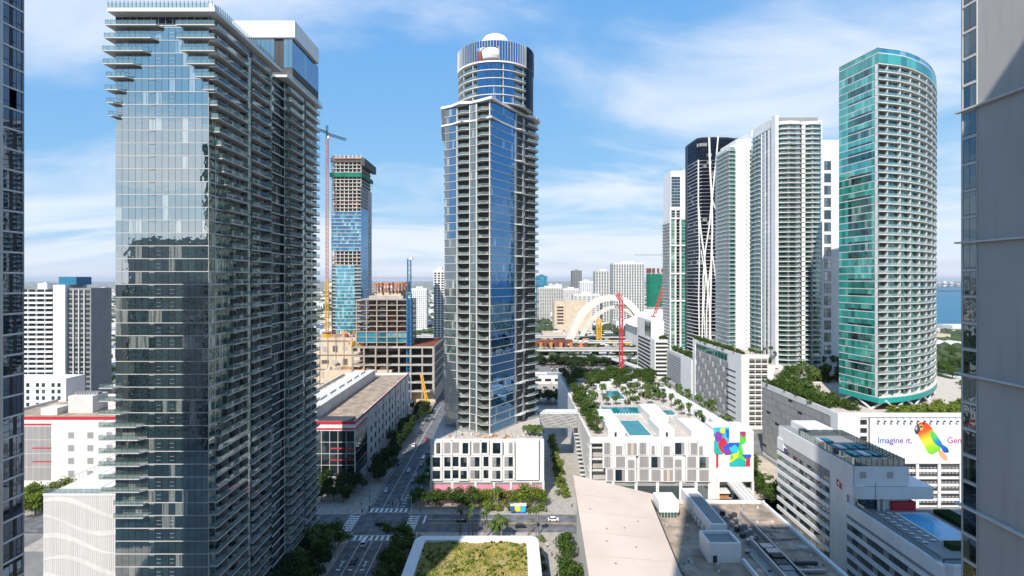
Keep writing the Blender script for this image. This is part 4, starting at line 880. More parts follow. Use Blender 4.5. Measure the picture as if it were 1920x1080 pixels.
# ---------------------------------------------------------------- the teal curved tower on angled legs
GT = thing('teal_curved_tower', 'teal glass tower with a curved balcony front standing on slanted white legs', 'tower', (195, 275, 0))
z0 = 46.0; fh = 3.5; NF = 43
CV = [(165, 240)]
ctrl = [(165, 240), (181, 244.6), (200, 256.5), (219, 275), (229, 290), (232, 308), (226, 326)]
def crm(P, n):
    o = []
    for i in range(len(P) - 1):
        p0, p1, p2, p3 = P[max(0, i - 1)], P[i], P[i + 1], P[min(len(P) - 1, i + 2)]
        for j in range(n):
            t = j / n; o.append(tuple(.5 * (2 * p1[k] + (p2[k] - p0[k]) * t + (2 * p0[k] - 5 * p1[k] + 4 * p2[k] - p3[k]) * t * t + (3 * p1[k] - p0[k] - 3 * p2[k] + p3[k]) * t ** 3) for k in (0, 1)))
    return o + [P[-1]]
CV = crm(ctrl, 5); FLAT = [(161.2, 263), (165, 240)]; back = [(205, 322), (182, 296)]
def insetp(P, d):
    o = []
    for i, p in enumerate(P):
        a = Vector(P[max(0, i - 1)]); b = Vector(P[min(len(P) - 1, i + 1)]); t = (b - a).normalized(); o.append((p[0] - t.y * d, p[1] + t.x * d))
    return o
core = [(161.8, 263)] + [(165.6, 241.2)] + insetp(CV, 2.0)[2:] + back
MB().prism(core, z0, z0 + NF * fh + 3).build('core', 'interior', GT)
plate = MB().prism([(161.2, 263)] + CV + back, -.2, .2).mesh('floor_plate', 'lightslab'); railm = MB().ring(insetp(CV, .1), .06, .22, 1.25).mesh('balcony_rail', 'railteal'); o0 = -GT.location
ff = Fr(*FLAT); inn = insetp(CV, 1.9)
for k in range(NF + 1):
    z = z0 + k * fh
    link('floor_plate', plate, GT, (o0[0], o0[1], z))
    if k < NF:
        if k: link('balcony_rail', railm, GT, (o0[0], o0[1], z))
        n = 12
        shade = [rnd.random() for _ in range(3)]
        for i in range(n):
            w = ff.L / n; g = 'glass_teal'
            if 3 <= i <= 9 and shade[0] < .38: g = 'glass_green' if rnd.random() < .7 else 'glass_dark'
            if i == 11: g = 'glass_green'
            h1 = fh - .22
            q(GT, 'window_pane', g, ff.box(i * w + .06, (i + 1) * w - .06, -.25, .03, z + .22 + (.9 if g == 'glass_teal' and shade[1] < .3 and 3 <= i <= 9 else 0), z + h1))
            if g == 'glass_teal' and shade[1] < .3 and 3 <= i <= 9: q(GT, 'window_pane', 'glass_dark', ff.box(i * w + .06, (i + 1) * w - .06, -.25, .02, z + .22, z + 1.05))
        for i in range(0, len(inn) - 1):
            a, b = inn[i], inn[i + 1]; f2 = Fr(a, b); h = f2.L / 2
            for j in range(2): q(GT, 'balcony_door', 'glass_green' if rnd.random() < .75 else 'glass_pale', f2.box(j * h + .05, (j + 1) * h - .05, -.2, 0, z + .22, z + fh - .22))
            if i % 2 == 0: q(GT, 'party_wall', 'lightslab', f2.box(0, .25, 0, 1.6, z + .2, z + fh - .2))
            if rnd.random() < .3: q(GT, 'balcony_furniture', rnd.choice(['lounger', 'whiteclean', 'wood']), f2.box(1, 2.2, .4, 1.2, z + .2, z + .9))
ztp = z0 + NF * fh
crown = [(161.2, 263)] + CV + back
MB().ring(CV, .3, ztp + .3, ztp + 4.6).build('crown_glass', 'glass_teal', GT); MB().ring(CV, .5, ztp + 4.6, ztp + 5.0).build('crown_cap', 'lightslab', GT); MB().ring(insetp(CV, .4), .2, ztp + 5.0, ztp + 7.2).build('crown_screen', 'glass_cyan', GT); MB().ring(insetp(CV, .3), .4, ztp + 7.2, ztp + 7.5).build('crown_cap', 'lightslab', GT)
for i in range(12): w = ff.L / 12; q(GT, 'crown_pane', 'glass_teal', ff.box(i * w + .05, (i + 1) * w - .05, -.3, 0, ztp + .25, ztp + 4.6))
q(GT, 'crown_band', 'lightslab', ff.box(0, ff.L, -.3, .1, ztp + 4.6, ztp + 5.0)); q(GT, 'crown_band', 'lightslab', ff.box(0, ff.L, -.3, .1, ztp + 7.2, ztp + 7.5))
for i in range(12): w = ff.L / 12; q(GT, 'crown_pane', 'glass_teal', ff.box(i * w + .05, (i + 1) * w - .05, -.3, -.05, ztp + 5.0, ztp + 7.2))
mat('tealpaint', (.03, .33, .28), .4, var=.06, streak=0)
MB().ring(CV, .4, z0 - 2.6, z0 - .2).build('skirt', 'tealpaint', GT); q(GT, 'skirt', 'tealpaint', ff.box(0, ff.L - .05, -.4, .06, z0 - 2.6, z0 - .2)); MB().prism(insetp([(161.4, 262.9)] + CV, .5) + back, z0 - 1.6, z0 - .25).build('underside', 'midgrey', GT)
LP = [(x + (195 - x) * .05, y + (280 - y) * .05) for x, y in crm([FLAT[0], FLAT[1]] + ctrl[1:], 5)]
for i in range(8):
    p, t_, w_ = LP[i * 4], LP[i * 4 + 2], LP[i * 4 + 4]
    MB().bar((*p, ZG), (*t_, z0 - 1.5), .55, n=6).bar((*t_, z0 - 1.5), (*w_, ZG), .5, n=6).build('leg', 'whiteclean', GT)

# ---------------------------------------------------------------- other towers on the bay side
def gridtower(T, fr, z0, z1, fh, cols, slab='lightslab'):
    k = 0
    while z0 + k * fh < z1:
        z = z0 + k * fh
        for s0, s1, kind, m, n in cols:
            w = (s1 - s0) / n
            if kind == 'pane':
                for i in range(n): q(T, 'window_pane', m, fr.box(s0 + i * w + .06, s0 + (i + 1) * w - .06, -.25, .0, z + .25, z + fh - .25))
            elif kind == 'bal':
                q(T, 'balcony_slab', slab, fr.box(s0, s1, -.1, 1.7, z - .18, z + .18)); q(T, 'balcony_rail', 'railteal', fr.box(s0, s1, 1.6, 1.66, z + .2, z + 1.25))
                for i in range(n): q(T, 'balcony_door', m, fr.box(s0 + i * w + .06, s0 + (i + 1) * w - .06, -.6, -.4, z + .2, z + fh - .2))
        k += 1
TN = thing('concave_white_tower', 'white tower with teal curved balconies and a pale glass end behind the teal tower', 'tower', (190, 375, 0))
MB().box(178.5, 207, 361, 395, 0, 209).build('core', 'midgrey', TN)
zf = 42.0; fh = 3.3
cvN = [(178, 360), (181, 357.6), (186, 356.2), (192, 357.0), (194.5, 358.6)]; cvM = [(197.2, 358.6), (201, 357.0), (206, 357.4), (209.5, 361)]
plA = MB().prism(cvN + [(194.5, 361), (178, 361)], -.2, .2).mesh('balcony_slab', 'whiteclean'); plB = MB().prism(cvM + [(209.5, 366), (197.2, 361)], -.2, .2).mesh('balcony_slab', 'whiteclean')
rlA = MB().ring(cvN, .06, .2, 1.3).mesh('balcony_rail', 'railteal'); rlB = MB().ring(cvM, .06, .2, 1.3).mesh('balcony_rail', 'railteal'); o0 = -TN.location
fN = Fr((178, 360.8), (209, 360.8)); fW = Fr((178.3, 395), (178.3, 361))
for k in range(50):
    z = zf + k * fh
    if z > 202: break
    for nm, me in (('balcony_slab', plA), ('balcony_slab', plB), ('balcony_rail', rlA), ('balcony_rail', rlB)): link(nm, me, TN, (o0[0], o0[1], z))
    for i in range(9):
        g = 'glass_green' if i not in (4, 5) else 'glass_pale'
        if i == 5: continue
        q(TN, 'balcony_door', g, fN.box(.4 + i * 3.4, 3.5 + i * 3.4, -.3, -.05, z + .22, z + fh - .22))
    q(TN, 'spine_panel', 'whiteclean', fN.box(13.4, 15.6, -.3, 1.9, z + .25, z + fh - .25)); q(TN, 'spine_panel', 'whiteclean', fN.box(17.2, 19.4, -.3, 1.9, z + .25, z + fh - .25)); q(TN, 'spine_slot', 'dark', fN.box(15.8, 17, -.3, 1.2, z + .3, z + fh - .9))
    for i in range(12): q(TN, 'flank_pane', 'glass_green' if i < 5 and i % 2 == 0 else ('glass_grey' if i in (7, 10) else 'lightpanel'), fW.box(i * 2.8 + .06, i * 2.8 + 2.7, -.2, .05, z + .2, z + fh - .12))
    q(TN, 'flank_balcony', 'whiteclean', fW.box(.2, 13.5, 0, 1.5, z - .16, z + .16)); q(TN, 'flank_rail', 'railteal', fW.box(.2, 13.5, 1.4, 1.46, z + .2, z + 1.2))
    q(TN, 'party_wall', 'whiteclean', fN.box(8, 8.4, -.1, 2.4, z + .2, z + fh - .2)); q(TN, 'party_wall', 'whiteclean', fN.box(24, 24.4, -.1, 2.4, z + .2, z + fh - .2))
for s_ in (14, 19.5, 25, 31): q(TN, 'flank_fin', 'whiteclean', fW.box(s_, s_ + .5, -.1, .5, 40, 203))
MB().prism(cvN + cvM + [(209.5, 396), (178, 396)], 203.5, 205.5).build('crown_frame', 'whiteclean', TN); MB().box(176.4, 178.4, 357, 363, 40, 209.5).build('corner_fin', 'whiteclean', TN); MB().box(178.4, 207, 368, 394, 205.5, 210).build('roof_box', 'whiteclean', TN); MB().box(207, 210, 361, 366, 40, 207).build('corner_fin', 'whiteclean', TN)
TO = thing('white_slab_tower', 'white slab tower with a teal balcony column beside the black ribbed tower', 'tower', (180, 420, 0))
MB().box(168, 172, 411, 440, 0, 203).box(172, 192, 410, 440, 0, 207).box(184, 193, 409.6, 440, 0, 214).build('wall', 'whiteclean', TO)
fN = Fr((162, 411), (172, 411)); fM = Fr((172, 410), (193, 410)); fW = Fr((168, 440), (168, 411))
for k in range(52):
    z = 36 + k * 3.25
    if z > 200: break
    q(TO, 'balcony_slab', 'lightslab', fN.box(4, 9.6, -1, 1.8, z - .15, z + .15)); q(TO, 'balcony_rail', 'railteal', fN.box(4, 9.6, 1.7, 1.76, z + .2, z + 1.3)); q(TO, 'balcony_door', 'glass_teal', fN.box(6.1, 9.6, -.2, .02, z + .2, z + 3.0))
    q(TO, 'balcony_slab', 'lightslab', fM.box(10.5, 16.2, -.2, 1.9, z - .15, z + .15)); q(TO, 'balcony_door', 'glass_green', fM.box(12.8, 16.2, -.2, .06, z + .2, z + 3.0)); q(TO, 'balcony_rail', 'railteal', fM.box(10.5, 16.2, 1.8, 1.86, z + .2, z + 1.2))
    q(TO, 'balcony_slab', 'lightslab', fW.box(4, 28, -.2, 2.2, z - .15, z + .15)); q(TO, 'balcony_rail', 'railteal', fW.box(4, 28, 2.1, 2.16, z + .2, z + 1.3))
    q(TO, 'small_window', 'dark', fM.box(8.2, 8.7, -.1, .05, z + 1, z + 1.8)); q(TO, 'far_balcony', 'glass_green', (198, 424, z + 1.4, 0, 7, 18, 2.6)); q(TO, 'balcony_slab', 'lightslab', (198.5, 423, z, 0, 9, 21, .3))
MB().box(194, 203, 416, 440, 0, 206).build('rear_wing', 'lightslab', TO)
TB = thing('black_ribbed_tower', 'black glass tower wrapped in slender white curving ribs', 'tower', (185, 485, 0))
cvb = [(163.6, 496), (164.2, 474), (168, 471), (176, 470), (190, 471), (204, 476)]
MB().prism(cvb + [(204, 505), (164, 505)], 0, 225).build('wall', 'blackwall', TB)
for i in range(len(cvb) - 1):
    f2 = Fr(cvb[i], cvb[i + 1])
    for k in range(62):
        z = 28 + k * 3.15
        if z > 221: break
        if z < 205: q(TB, 'floor_edge', 'lightslab' if i < 2 or z < 150 else 'midgrey', f2.box(0, f2.L, -.2, .5 if z > 110 else 1.5, z - .15, z + .2))
        n = max(1, int(f2.L / 3.5))
        for j in range(n): q(TB, 'window_pane', 'glass_navy', f2.box(j * f2.L / n + .05, (j + 1) * f2.L / n - .05, -.1, .1, z + .22, z + 2.95))
def rib(pts, r=.65):
    b = MB()
    P = [(X(a, 470 - .6), 468.6, Z(c, 469.4)) for a, c in pts]
    for i in range(len(P) - 1): b.bar(P[i], P[i + 1], r, n=6)
    b.build('rib', 'whiteclean', TB)
rib([(1329, 258), (1331, 320), (1334, 372), (1335, 430), (1333, 500), (1330, 640)], .9); rib([(1346, 256), (1342, 300), (1336, 360), (1334, 385)]); rib([(1334, 372), (1330, 420), (1322, 470), (1318, 520), (1316, 640)]); rib([(1309, 385), (1313, 430), (1320, 480), (1325, 530), (1330, 580), (1332, 640)], .8); rib([(1334, 372), (1340, 390), (1346, 400)]); rib([(1336, 480), (1341, 520), (1346, 540), (1346, 640)], .6); rib([(1314, 470), (1322, 520), (1319, 580), (1322, 640)], .5); rib([(1309, 300), (1308.8, 385), (1311, 470), (1309.5, 560), (1311, 640)], .6); rib([(1336, 470), (1328, 530), (1324, 590), (1325, 640)], .6)
TQ = thing('pale_teal_tower', 'slim white-framed tower with pale teal glass beside the black ribbed one', 'tower', (168, 530, 0))
MB().box(155, 181, 521, 548, 0, 158).build('core', 'offwhite', TQ)
fN = Fr((154, 520.8), (181.5, 520.8)); fW = Fr((154.8, 548), (154.8, 521))
gridtower(TQ, fN, 30, 158, 3.2, [(1.5, 4.8, 'pane', 'glass_pale', 1), (6.5, 9.6, 'pane', 'glass_dark', 1), (11.5, 19, 'pane', 'glass_teal', 3), (20.5, 26, 'pane', 'glass_pale', 2)])
for s_ in (0, 5.2, 9.9, 19.2, 26.4): q(TQ, 'frame_post', 'whiteclean', fN.box(s_, s_ + 1.1, -.2, .8, 0, 168))
for z in (158.5, 132, 104.5, 78): q(TQ, 'frame_beam', 'whiteclean', fN.box(0, 27.5, -.2, 1.0, z, z + 1.4))
q(TQ, 'frame_beam', 'whiteclean', fN.box(0, 27.5, -.2, 1.0, 167, 170))
for k in range(40): q(TQ, 'flank_balcony', 'lightslab', fW.box(0, 27, -.1, 1.4, 30 + k * 3.2, 30.4 + k * 3.2))
T2 = thing('grey_white_tower', 'white and grey tower showing above the pale teal one', 'tower', (190, 620, 0))
MB().box(179, 210, 601, 630, 0, 222).build('wall', 'whiteclean', T2)
fN = Fr((179, 600.8), (210, 600.8)); gridtower(T2, fN, 100, 213, 3.4, [(.5, 10.5, 'pane', 'glass_dark', 3), (20.5, 30.5, 'pane', 'glass_grey', 3)]); MB().box(198, 210, 601, 630, 222, 227).build('roof_box', 'whiteclean', T2)
TW = thing('white_window_tower', 'white wall tower with one column of tall dark windows beside the teal tower', 'tower', (242, 415, 0))
MB().box(231.5, 262, 400, 430, 0, 204).build('wall', 'white', TW)
fN = Fr((231.5, 400), (262, 400)); fW = Fr((231.5, 430), (231.5, 400))
for k in range(18):
    z = 188 - k * 9.2
    if z < 40: break
    q(TW, 'window_reveal', 'dark', fN.box(2.6, 7.8, -.1, .03, z - 6.6, z + .2))
    for i in range(2):
        for j in range(2): q(TW, 'window_pane', 'glass_dark' if (k + i) % 3 else 'glass_grey', fN.box(2.8 + i * 2.5, 5.1 + i * 2.5, -.05, .06, z - 6.4 + j * 3.3, z - 3.3 + j * 3.3))
for k in range(46): q(TW, 'flank_slab', 'lightslab', fW.box(0, 29, -.1, 1.4, 40 + k * 3.3, 40.4 + k * 3.3)); q(TW, 'flank_pane', 'glass_green', fW.box(0, 29, -.1, .1, 40.5 + k * 3.3, 43.2 + k * 3.3))

# ---------------------------------------------------------------- white podium blocks below those towers
KB = thing('white_garage_block', 'tall white garage block with patterned grey flank and roof garden', 'garage', (160, 400, 0))
MB().box(152.3, 169.8, 353.4, 448, 0, 48).box(169.8, 262, 358, 448, 0, 41.8).build('wall', 'white', KB); MB().box(153, 169.5, 354, 448, 48, 48.3).box(170, 262, 358.2, 448, 41.8, 42).build('roof_deck', 'deck', KB)
fW = Fr((152, 448), (152, 353)); fN = Fr((152, 353), (170, 353))
q(KB, 'parapet', 'whiteclean', fW.box(0, 95, -.5, .1, 47, 49.6)); q(KB, 'parapet', 'whiteclean', fN.box(0, 18, -.5, .1, 47, 49.6)); q(KB, 'end_pier', 'whiteclean', fW.box(74, 95.1, -.3, .25, 0, 49.7)); q(KB, 'end_pier', 'whiteclean', fW.box(0, 6, -.3, .25, 0, 49.7)); q(KB, 'end_pier', 'whiteclean', fN.box(-.2, 4.5, -.3, .25, 0, 49.7))
for i in range(11): q(KB, 'top_window', 'glass_green', fW.box(8 + i * 5.8, 13 + i * 5.8, -.1, .1, 42.2, 46))
for k in range(10):
    for i in range(22):
        if (i * 5 + k * 3) % 7 != 0: q(KB, 'perforated_panel', 'screen' if (i + k * 2) % 3 else 'midgrey', fW.box(7 + i * 3.0, 7 + i * 3.0 + 2.6 + .3 * (k % 2), -.1, .08 + .05 * ((i + k) % 3), 3 + k * 3.9, 3 + k * 3.9 + 3.0))
    q(KB, 'slit', 'dark', fW.box(70, 86, -.1, .28, 4 + k * 4.0, 5 + k * 4.0)) if k < 9 else None
for k in range(13): q(KB, 'front_opening', 'dark', fN.box(5, 17, -.1, .05, 3 + k * 3.45, 4.9 + k * 3.45)); q(KB, 'front_slat', 'screen', fN.box(5, 17, 0, .08, 3.9 + k * 3.45, 4.3 + k * 3.45))
for i in range(4): q(KB, 'front_post', 'white', fN.box(4.6 + i * 4.1, 5 + i * 4.1, -.1, .2, 0, 47.5))
KC = thing('louvred_garage', 'white garage with horizontal louvres on its flank, plants on its roof', 'garage', (165, 488, 0))
MB().box(152.3, 250, 452, 525, 0, 31).build('wall', 'white', KC)
fW = Fr((152, 525), (152, 452))
for k in range(11): q(KC, 'louvre', 'midgrey', fW.box(3, 44, -.1, .12, 4 + k * 2.3, 5.1 + k * 2.3))
q(KC, 'parapet', 'whiteclean', fW.box(0, 73, -.4, .1, 30, 32.2)); q(KC, 'blank_panel', 'whiteclean', fW.box(45, 73, -.2, .14, 0, 30))
KD = thing('white_terrace_block', 'white stepped block with dark bands and terrace plants beside the arches', 'building', (155, 555, 0))
MB().box(141, 182, 540, 600, 0, 58).box(141, 165, 527, 540, 0, 40).build('wall', 'white', KD)
fN = Fr((141, 540), (182, 540)); fW = Fr((141, 600), (141, 540)); fP = Fr((141, 526.8), (165, 526.8))
for k in range(9): q(KD, 'dark_band', 'dark', fP.box(1, 23, -.1, .05, 4 + k * 3.9, 6 + k * 3.9)); q(KD, 'dark_band', 'dark', fW.box(4, 56, -.1, .06, 4 + k * 3.9, 6.4 + k * 3.9))
for i in range(6): q(KD, 'window_pane', 'glass_dark', fN.box(24 + i * 2.7, 26.3 + i * 2.7, -.1, .05, 42, 54)); q(KD, 'flank_pane', 'glass_dark', fW.box(34 + i * 4, 37.4 + i * 4, -.1, .08, 41, 56))

# ---------------------------------------------------------------- hotel with the pool terrace
HT = thing('banded_hotel', 'white hotel with dark window bands, shaded pool terrace and glass-railed roof', 'hotel', (120, 175, 0))
ZH = 39.0; ZT = 25.0
MB().box(110.4, 128, 172, 221, 0, ZH - .6).box(110.4, 150, 136.4, 172, 0, ZT - .4).build('wall', 'white', HT)
fW = Fr((110, 221), (110, 136)); fS = Fr((110, 172), (127.5, 172))
q(HT, 'blank_wall', 'white', fW.box(36.5, 46, -.3, .12, 0, ZH - .55)); q(HT, 'roof_parapet', 'whiteclean', fW.box(5, 49, -.4, .1, 33.0, ZH)); q(HT, 'roof_parapet', 'whiteclean', fW.box(0, 5, -.4, .12, 29.5, 34))
for k in range(8):
    z = 28.2 - k * 3.75
    if z < 1: break
    for s0, s1 in ((.2, 36.4), (46.2, 84.8)):
        if s0 > 40 and z > ZT - 2: continue
        q(HT, 'spandrel_band', 'whiteclean', fW.box(s0, s1, -.3, .35, z - 1.0, z + .45))
        q(HT, 'balcony_recess', 'dark', fW.box(s0, s1, -.4, -.05, z + .45, z + 2.75))
        n = int((s1 - s0) / 2.4)
        for i in range(n): q(HT, 'window_pane', 'glass_dark' if (i * 7 + k) % 4 else 'screen', fW.box(s0 + i * 2.4 + .06, s0 + i * 2.4 + 2.3, -.2, .0, z + .47, z + 2.72))
for i in range(20): q(HT, 'louvre_window', 'screen', fW.box(8 + i * 1.4, 9.3 + i * 1.4, -.1, .03, 30.4, 32.8))
q(HT, 'terrace_parapet', 'whiteclean', fW.box(46.1, 85, -.5, .45, ZT - 2.6, ZT + 1.2)); q(HT, 'top_louvre', 'screen', fW.box(46.2, 84, -.2, .05, ZT - 4.2, ZT - 2.6))
MB().prism([(109.55, 140), (110.3, 137.2), (112.5, 135.6), (150, 135.6), (150, 136.6), (112.8, 136.6), (111.2, 137.8), (110.5, 140)], ZT - 2.6, ZT + 1.2).build('terrace_parapet', 'whiteclean', HT)
MB().box(110.4, 150, 136.6, 172, ZT - .4, ZT).build('terrace_deck', 'midgrey', HT)
pl_ = MB().box(121.2, 131.5, 151, 169, ZT, ZT + .3).build('pool', 'lightslab', HT); MB().box(122, 130.7, 151.8, 168.2, ZT + .12, ZT + .35).build('pool_water', 'poolblue', pl_)
for i in range(16):
    lounger(116 + (i % 2) * 3.2, 150 + i * 1.25, ZT, 1.3, 'pale lounger in the double row on the shaded hotel terrace', 'loungers on the hotel terrace')
for i in range(8): lounger(121 + i * 1.6, 141.5 + (i % 2), ZT, .5, ('red' if i % 2 else 'pale') + ' lounger at the near corner of the hotel terrace', 'corner loungers', 'red' if i % 2 else 'lounger')
q(HT, 'planter_hedge', 'leafdark', (126, 147, ZT + .8, 0, 12, 2.6, 1.5)); q(HT, 'planter_hedge', 'leafdark', (136, 160, ZT + .7, 0, 5, 18, 1.4)); q(HT, 'glass_fence', 'raildark', (119, 137, ZT + 1.9, 0, 17, .06, 1.3)); q(HT, 'glass_fence', 'raildark', (110.9, 155, ZT + 1.9, 0, .06, 34, 1.3))
MB().box(111, 127, 172.2, 178, ZT, 28.6).build('bar_recess', 'blackwall', HT); MB().box(122, 129.5, 171, 174, ZT, ZT + 2.8).build('bar_counter', 'red', HT); q(HT, 'bar_window', 'glass_dark', (114.5, 171.9, ZT + 1.8, 0, 6, .1, 3.2))
for x in (117.5, 119.2): q(HT, 'bar_column', 'lightslab', (x, 171.2, ZT + 1.9, 0, .6, .6, 3.8))
MB().prism([(109.6, 171.5), (110.4, 170.6), (112, 170.2), (134.5, 170.2), (134.5, 196), (112, 196), (112, 175), (109.6, 175)], 29, 33).build('canopy_block', 'whiteclean', HT)
MB().box(110.3, 127, 171.6, 220, 33, ZH).build('attic_wall', 'whiteclean', HT)
fa = Fr((110.3, 171.6), (127, 171.6))
for s0 in (1.6, 10.4): q(HT, 'attic_vent', 'steel', fa.box(s0, s0 + 2, -.1, .05, 35.2, 37.2))
q(HT, 'pipe', 'midgrey', fa.box(5.6, 5.75, 1.4, 1.55, 29.2, 34.5)); q(HT, 'pipe', 'midgrey', fa.box(2, 16, 1.3, 1.42, 33.05, 33.15))
RD = MB().box(110.5, 126.8, 171.8, 219.5, ZH, ZH + .15).build('roof_deck', 'midgrey', HT)
for a in ((110.5, 110.56, 172, 205), (126.6, 126.66, 172, 205), (110.5, 126.6, 171.8, 171.86), (110.5, 126.6, 205, 205.06)): MB().box(*a, ZH + .1, ZH + 2.4).build('roof_screen', 'raildark', RD)
for i in range(20): q(RD, 'screen_post', 'darkmetal', (110.53, 172 + i * 1.7, ZH + 1.3, 0, .12, .12, 2.5)); q(RD, 'screen_post', 'darkmetal', (126.63, 172 + i * 1.7, ZH + 1.3, 0, .12, .12, 2.5))
for i in range(10): q(RD, 'screen_post', 'darkmetal', (110.6 + i * 1.75, 171.8, ZH + 1.3, 0, .12, .12, 2.5))
for i in range(14): q(RD, 'roof_panel', 'glass_cyan' if i % 3 else 'lounger', (113 + (i % 4) * 3.6, 175 + (i // 4) * 7.5, ZH + .7, .1, 2.4, 4.5, .4))
MB().box(114, 124, 206, 218, ZH, ZH + 2.6).build('stair_head', 'whiteclean', HT)
for i in range(3): q(RD, 'roof_unit', 'darkmetal', (113 + i * 4, 207, ZH + 1.2, 0, 2.4, 2, 2))
q(HT, 'red_sign', 'red', fW.box(40.6, 41.6, 0, .25, 29.6, 31.8)); q(HT, 'red_sign', 'red', fW.box(42.0, 43.2, 0, .25, 29.2, 31.2)); q(HT, 'sign_mark', 'whiteclean', fW.box(41.2, 42.2, .1, .3, 30.2, 31)); 
# ---------------------------------------------------------------- foreground roofs
ML = thing('mall_building', 'foreground hall with a sloping beige roof and a tan plant roof', 'building', (60, 165, 0))
def slabq(name, pts, th, m):   # top corners given, thickness down
    n = len(pts); MB().add([(x, y, z - th) for x, y, z in pts] + list(pts), [tuple(range(n - 1, -1, -1)), tuple(range(n, 2 * n))] + [(i, (i + 1) % n, n + (i + 1) % n, n + i) for i in range(n)]).build(name, m, ML)
ZM = 17.0
bz = lambda x, y: 17.6 - .163 * (x - 64) + .0587 * (y - 195.5)
slabq('beige_roof', [(x, y, bz(x, y)) for x, y in ((18.2, 100), (46.3, 100), (46.9, 148), (50, 192), (64, 195.6), (23.3, 203.5))], .9, 'beigeroof')
for i in range(7):   # membrane laps and a few drains on the beige roof
    y0 = 112 + i * 12.5; x1 = 46.4 + max(0, (y0 - 148) * .07)
    MB().add([(19.4 + (y0 - 112) * .045, y0, bz(19.4 + (y0 - 112) * .045, y0) + .02), (x1, y0 + 3.5, bz(x1, y0 + 3.5) + .02), (x1, y0 + 3.8, bz(x1, y0 + 3.8) + .035), (19.4 + (y0 - 112) * .045, y0 + .3, bz(19.4 + (y0 - 112) * .045, y0 + .3) + .035)], [(0, 1, 2, 3)]).build('membrane_lap', 'tanwall', ML)
for i in range(9): x_, y_ = rnd.uniform(24, 44), rnd.uniform(120, 192); q(ML, 'roof_drain', 'midgrey', (x_, y_, bz(x_, y_) + .1, 0, .5, .5, .3))
MB().prism([(21.6, 100), (46, 100), (48, 190), (24, 198)], 0, [14.6, 12.4, 17.2, 21.6]).build('beige_wall', 'offwhite', ML)
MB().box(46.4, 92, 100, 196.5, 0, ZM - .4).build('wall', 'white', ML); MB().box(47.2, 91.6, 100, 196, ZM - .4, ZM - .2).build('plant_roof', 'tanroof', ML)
q(ML, 'parapet', 'white', (71, 196.6, ZM + .1, 0, 44, .9, 1.3)); q(ML, 'parapet', 'white', (92, 148, ZM + .1, 0, 1.1, 98, 1.3)); q(ML, 'roof_seam', 'darkmetal', (47.4, 124, ZM + .75, 0, .3, 48, .25))
MB().add([(46.95, 148, 16.9), (47.25, 148, 16.9), (50.4, 192, 16.9), (50.1, 192, 16.9), (46.95, 148, 17.75), (47.25, 148, 17.75), (50.4, 192, 19.85), (50.1, 192, 19.85)], [(4, 5, 6, 7), (0, 1, 5, 4), (1, 2, 6, 5), (3, 0, 4, 7)]).build('roof_seam', 'darkmetal', ML)
# the long bands of slightly different beige on the sloping roof
gl = thing('glass_roof_lantern', 'small white-capped glass box on the tan roof', 'roof lantern', (54.5, 187, ZM))
MB().box(50.8, 57.6, 184, 192, 18.8, 22.6).build('cap', 'whiteclean', gl); MB().box(51.5, 57.2, 184.6, 191.5, ZM - .2, 18.8).build('wall', 'glass_green', gl)
for i in range(6): q(gl, 'mullion', 'lightslab', (51.6 + i * 1.1, 184.5, 17.8, 0, .12, .12, 2.2))
db = thing('roof_duct_house', 'long grey-white plant house with a vented top on the tan roof', 'plant house', (65, 182, ZM))
MB().box(62.6, 67.8, 168, 197.5, ZM - .2, 22).build('wall', 'whiteclean', db); MB().box(63.4, 67.2, 169, 192, 22, 22.2).build('top_vent', 'midgrey', db)
for i in range(5): q(db, 'side_unit', 'lightslab', (62.2, 174 + i * 3, 18.4, 0, .8, 1.4, 1.8))
wb = thing('roof_box', 'open-topped white parapet box on the shaded tan roof', 'roof box', (63, 160, ZM))
MB().box(57.2, 66.6, 155, 163, ZM - .2, 21.6).build('wall', 'whiteclean', wb); MB().box(57.8, 66, 155.6, 162.4, 21.6, 21.65).build('sunken_top', 'midgrey', wb)
for a in ((57.2, 66.6, 155, 155.6), (57.2, 66.6, 162.4, 163), (57.2, 57.8, 155.6, 162.4), (66, 66.6, 155.6, 162.4)): MB().box(*a, 21.6, 22.5).build('rim', 'whiteclean', wb)
q(wb, 'door', 'darkmetal', (59, 154.95, ZM + .9, 0, 1.2, .1, 2.0)); q(wb, 'lamp', 'whiteclean', (61.2, 154.9, 20.2, 0, .3, .15, .3))
MB().box(66.8, 67.5, 110, 155, ZM - .2, ZM + 1.2).build('low_wall', 'whiteclean', ML)
tr = thing('roof_plant_trench', 'dark walled trench of chillers and ducts across the tan roof', 'plant', (75, 150, ZM))
MB().box(73.2, 73.8, 110, 164, ZM - .2, ZM + 2.6).box(79.5, 80, 110, 186, ZM - .2, ZM + 1.5).build('screen_wall', 'steel', tr); MB().box(73.9, 79.4, 110, 165, ZM - .15, ZM).build('trench_floor', 'dark', tr)
for i in range(16): q(tr, 'chiller', rnd.choice(['darkmetal', 'midgrey', 'dark', 'steel']), (76.5 + rnd.uniform(-1, 1), 113 + i * 3.2, ZM + 1.0, 0, 3.4, 2.6, 1.8 + rnd.random()))
for i in range(16): q(tr, 'air_unit', rnd.choice(['darkmetal', 'steel', 'midgrey']), (73.5 + (i % 3) * 1.8, 166 + i * 1.35, ZM + .6, .2, 1.4, 1.1, 1.4))
for i in range(9): q(tr, 'duct', 'steel' if i % 2 else 'darkmetal', (84, 120 + i * 4.2, ZM + .5, 0, 8, .8, .8))
for i in range(5): q(tr, 'pipe_run', 'lightslab', (71 + i * .5, 140, ZM + .3, 0, .2, 44, .2))
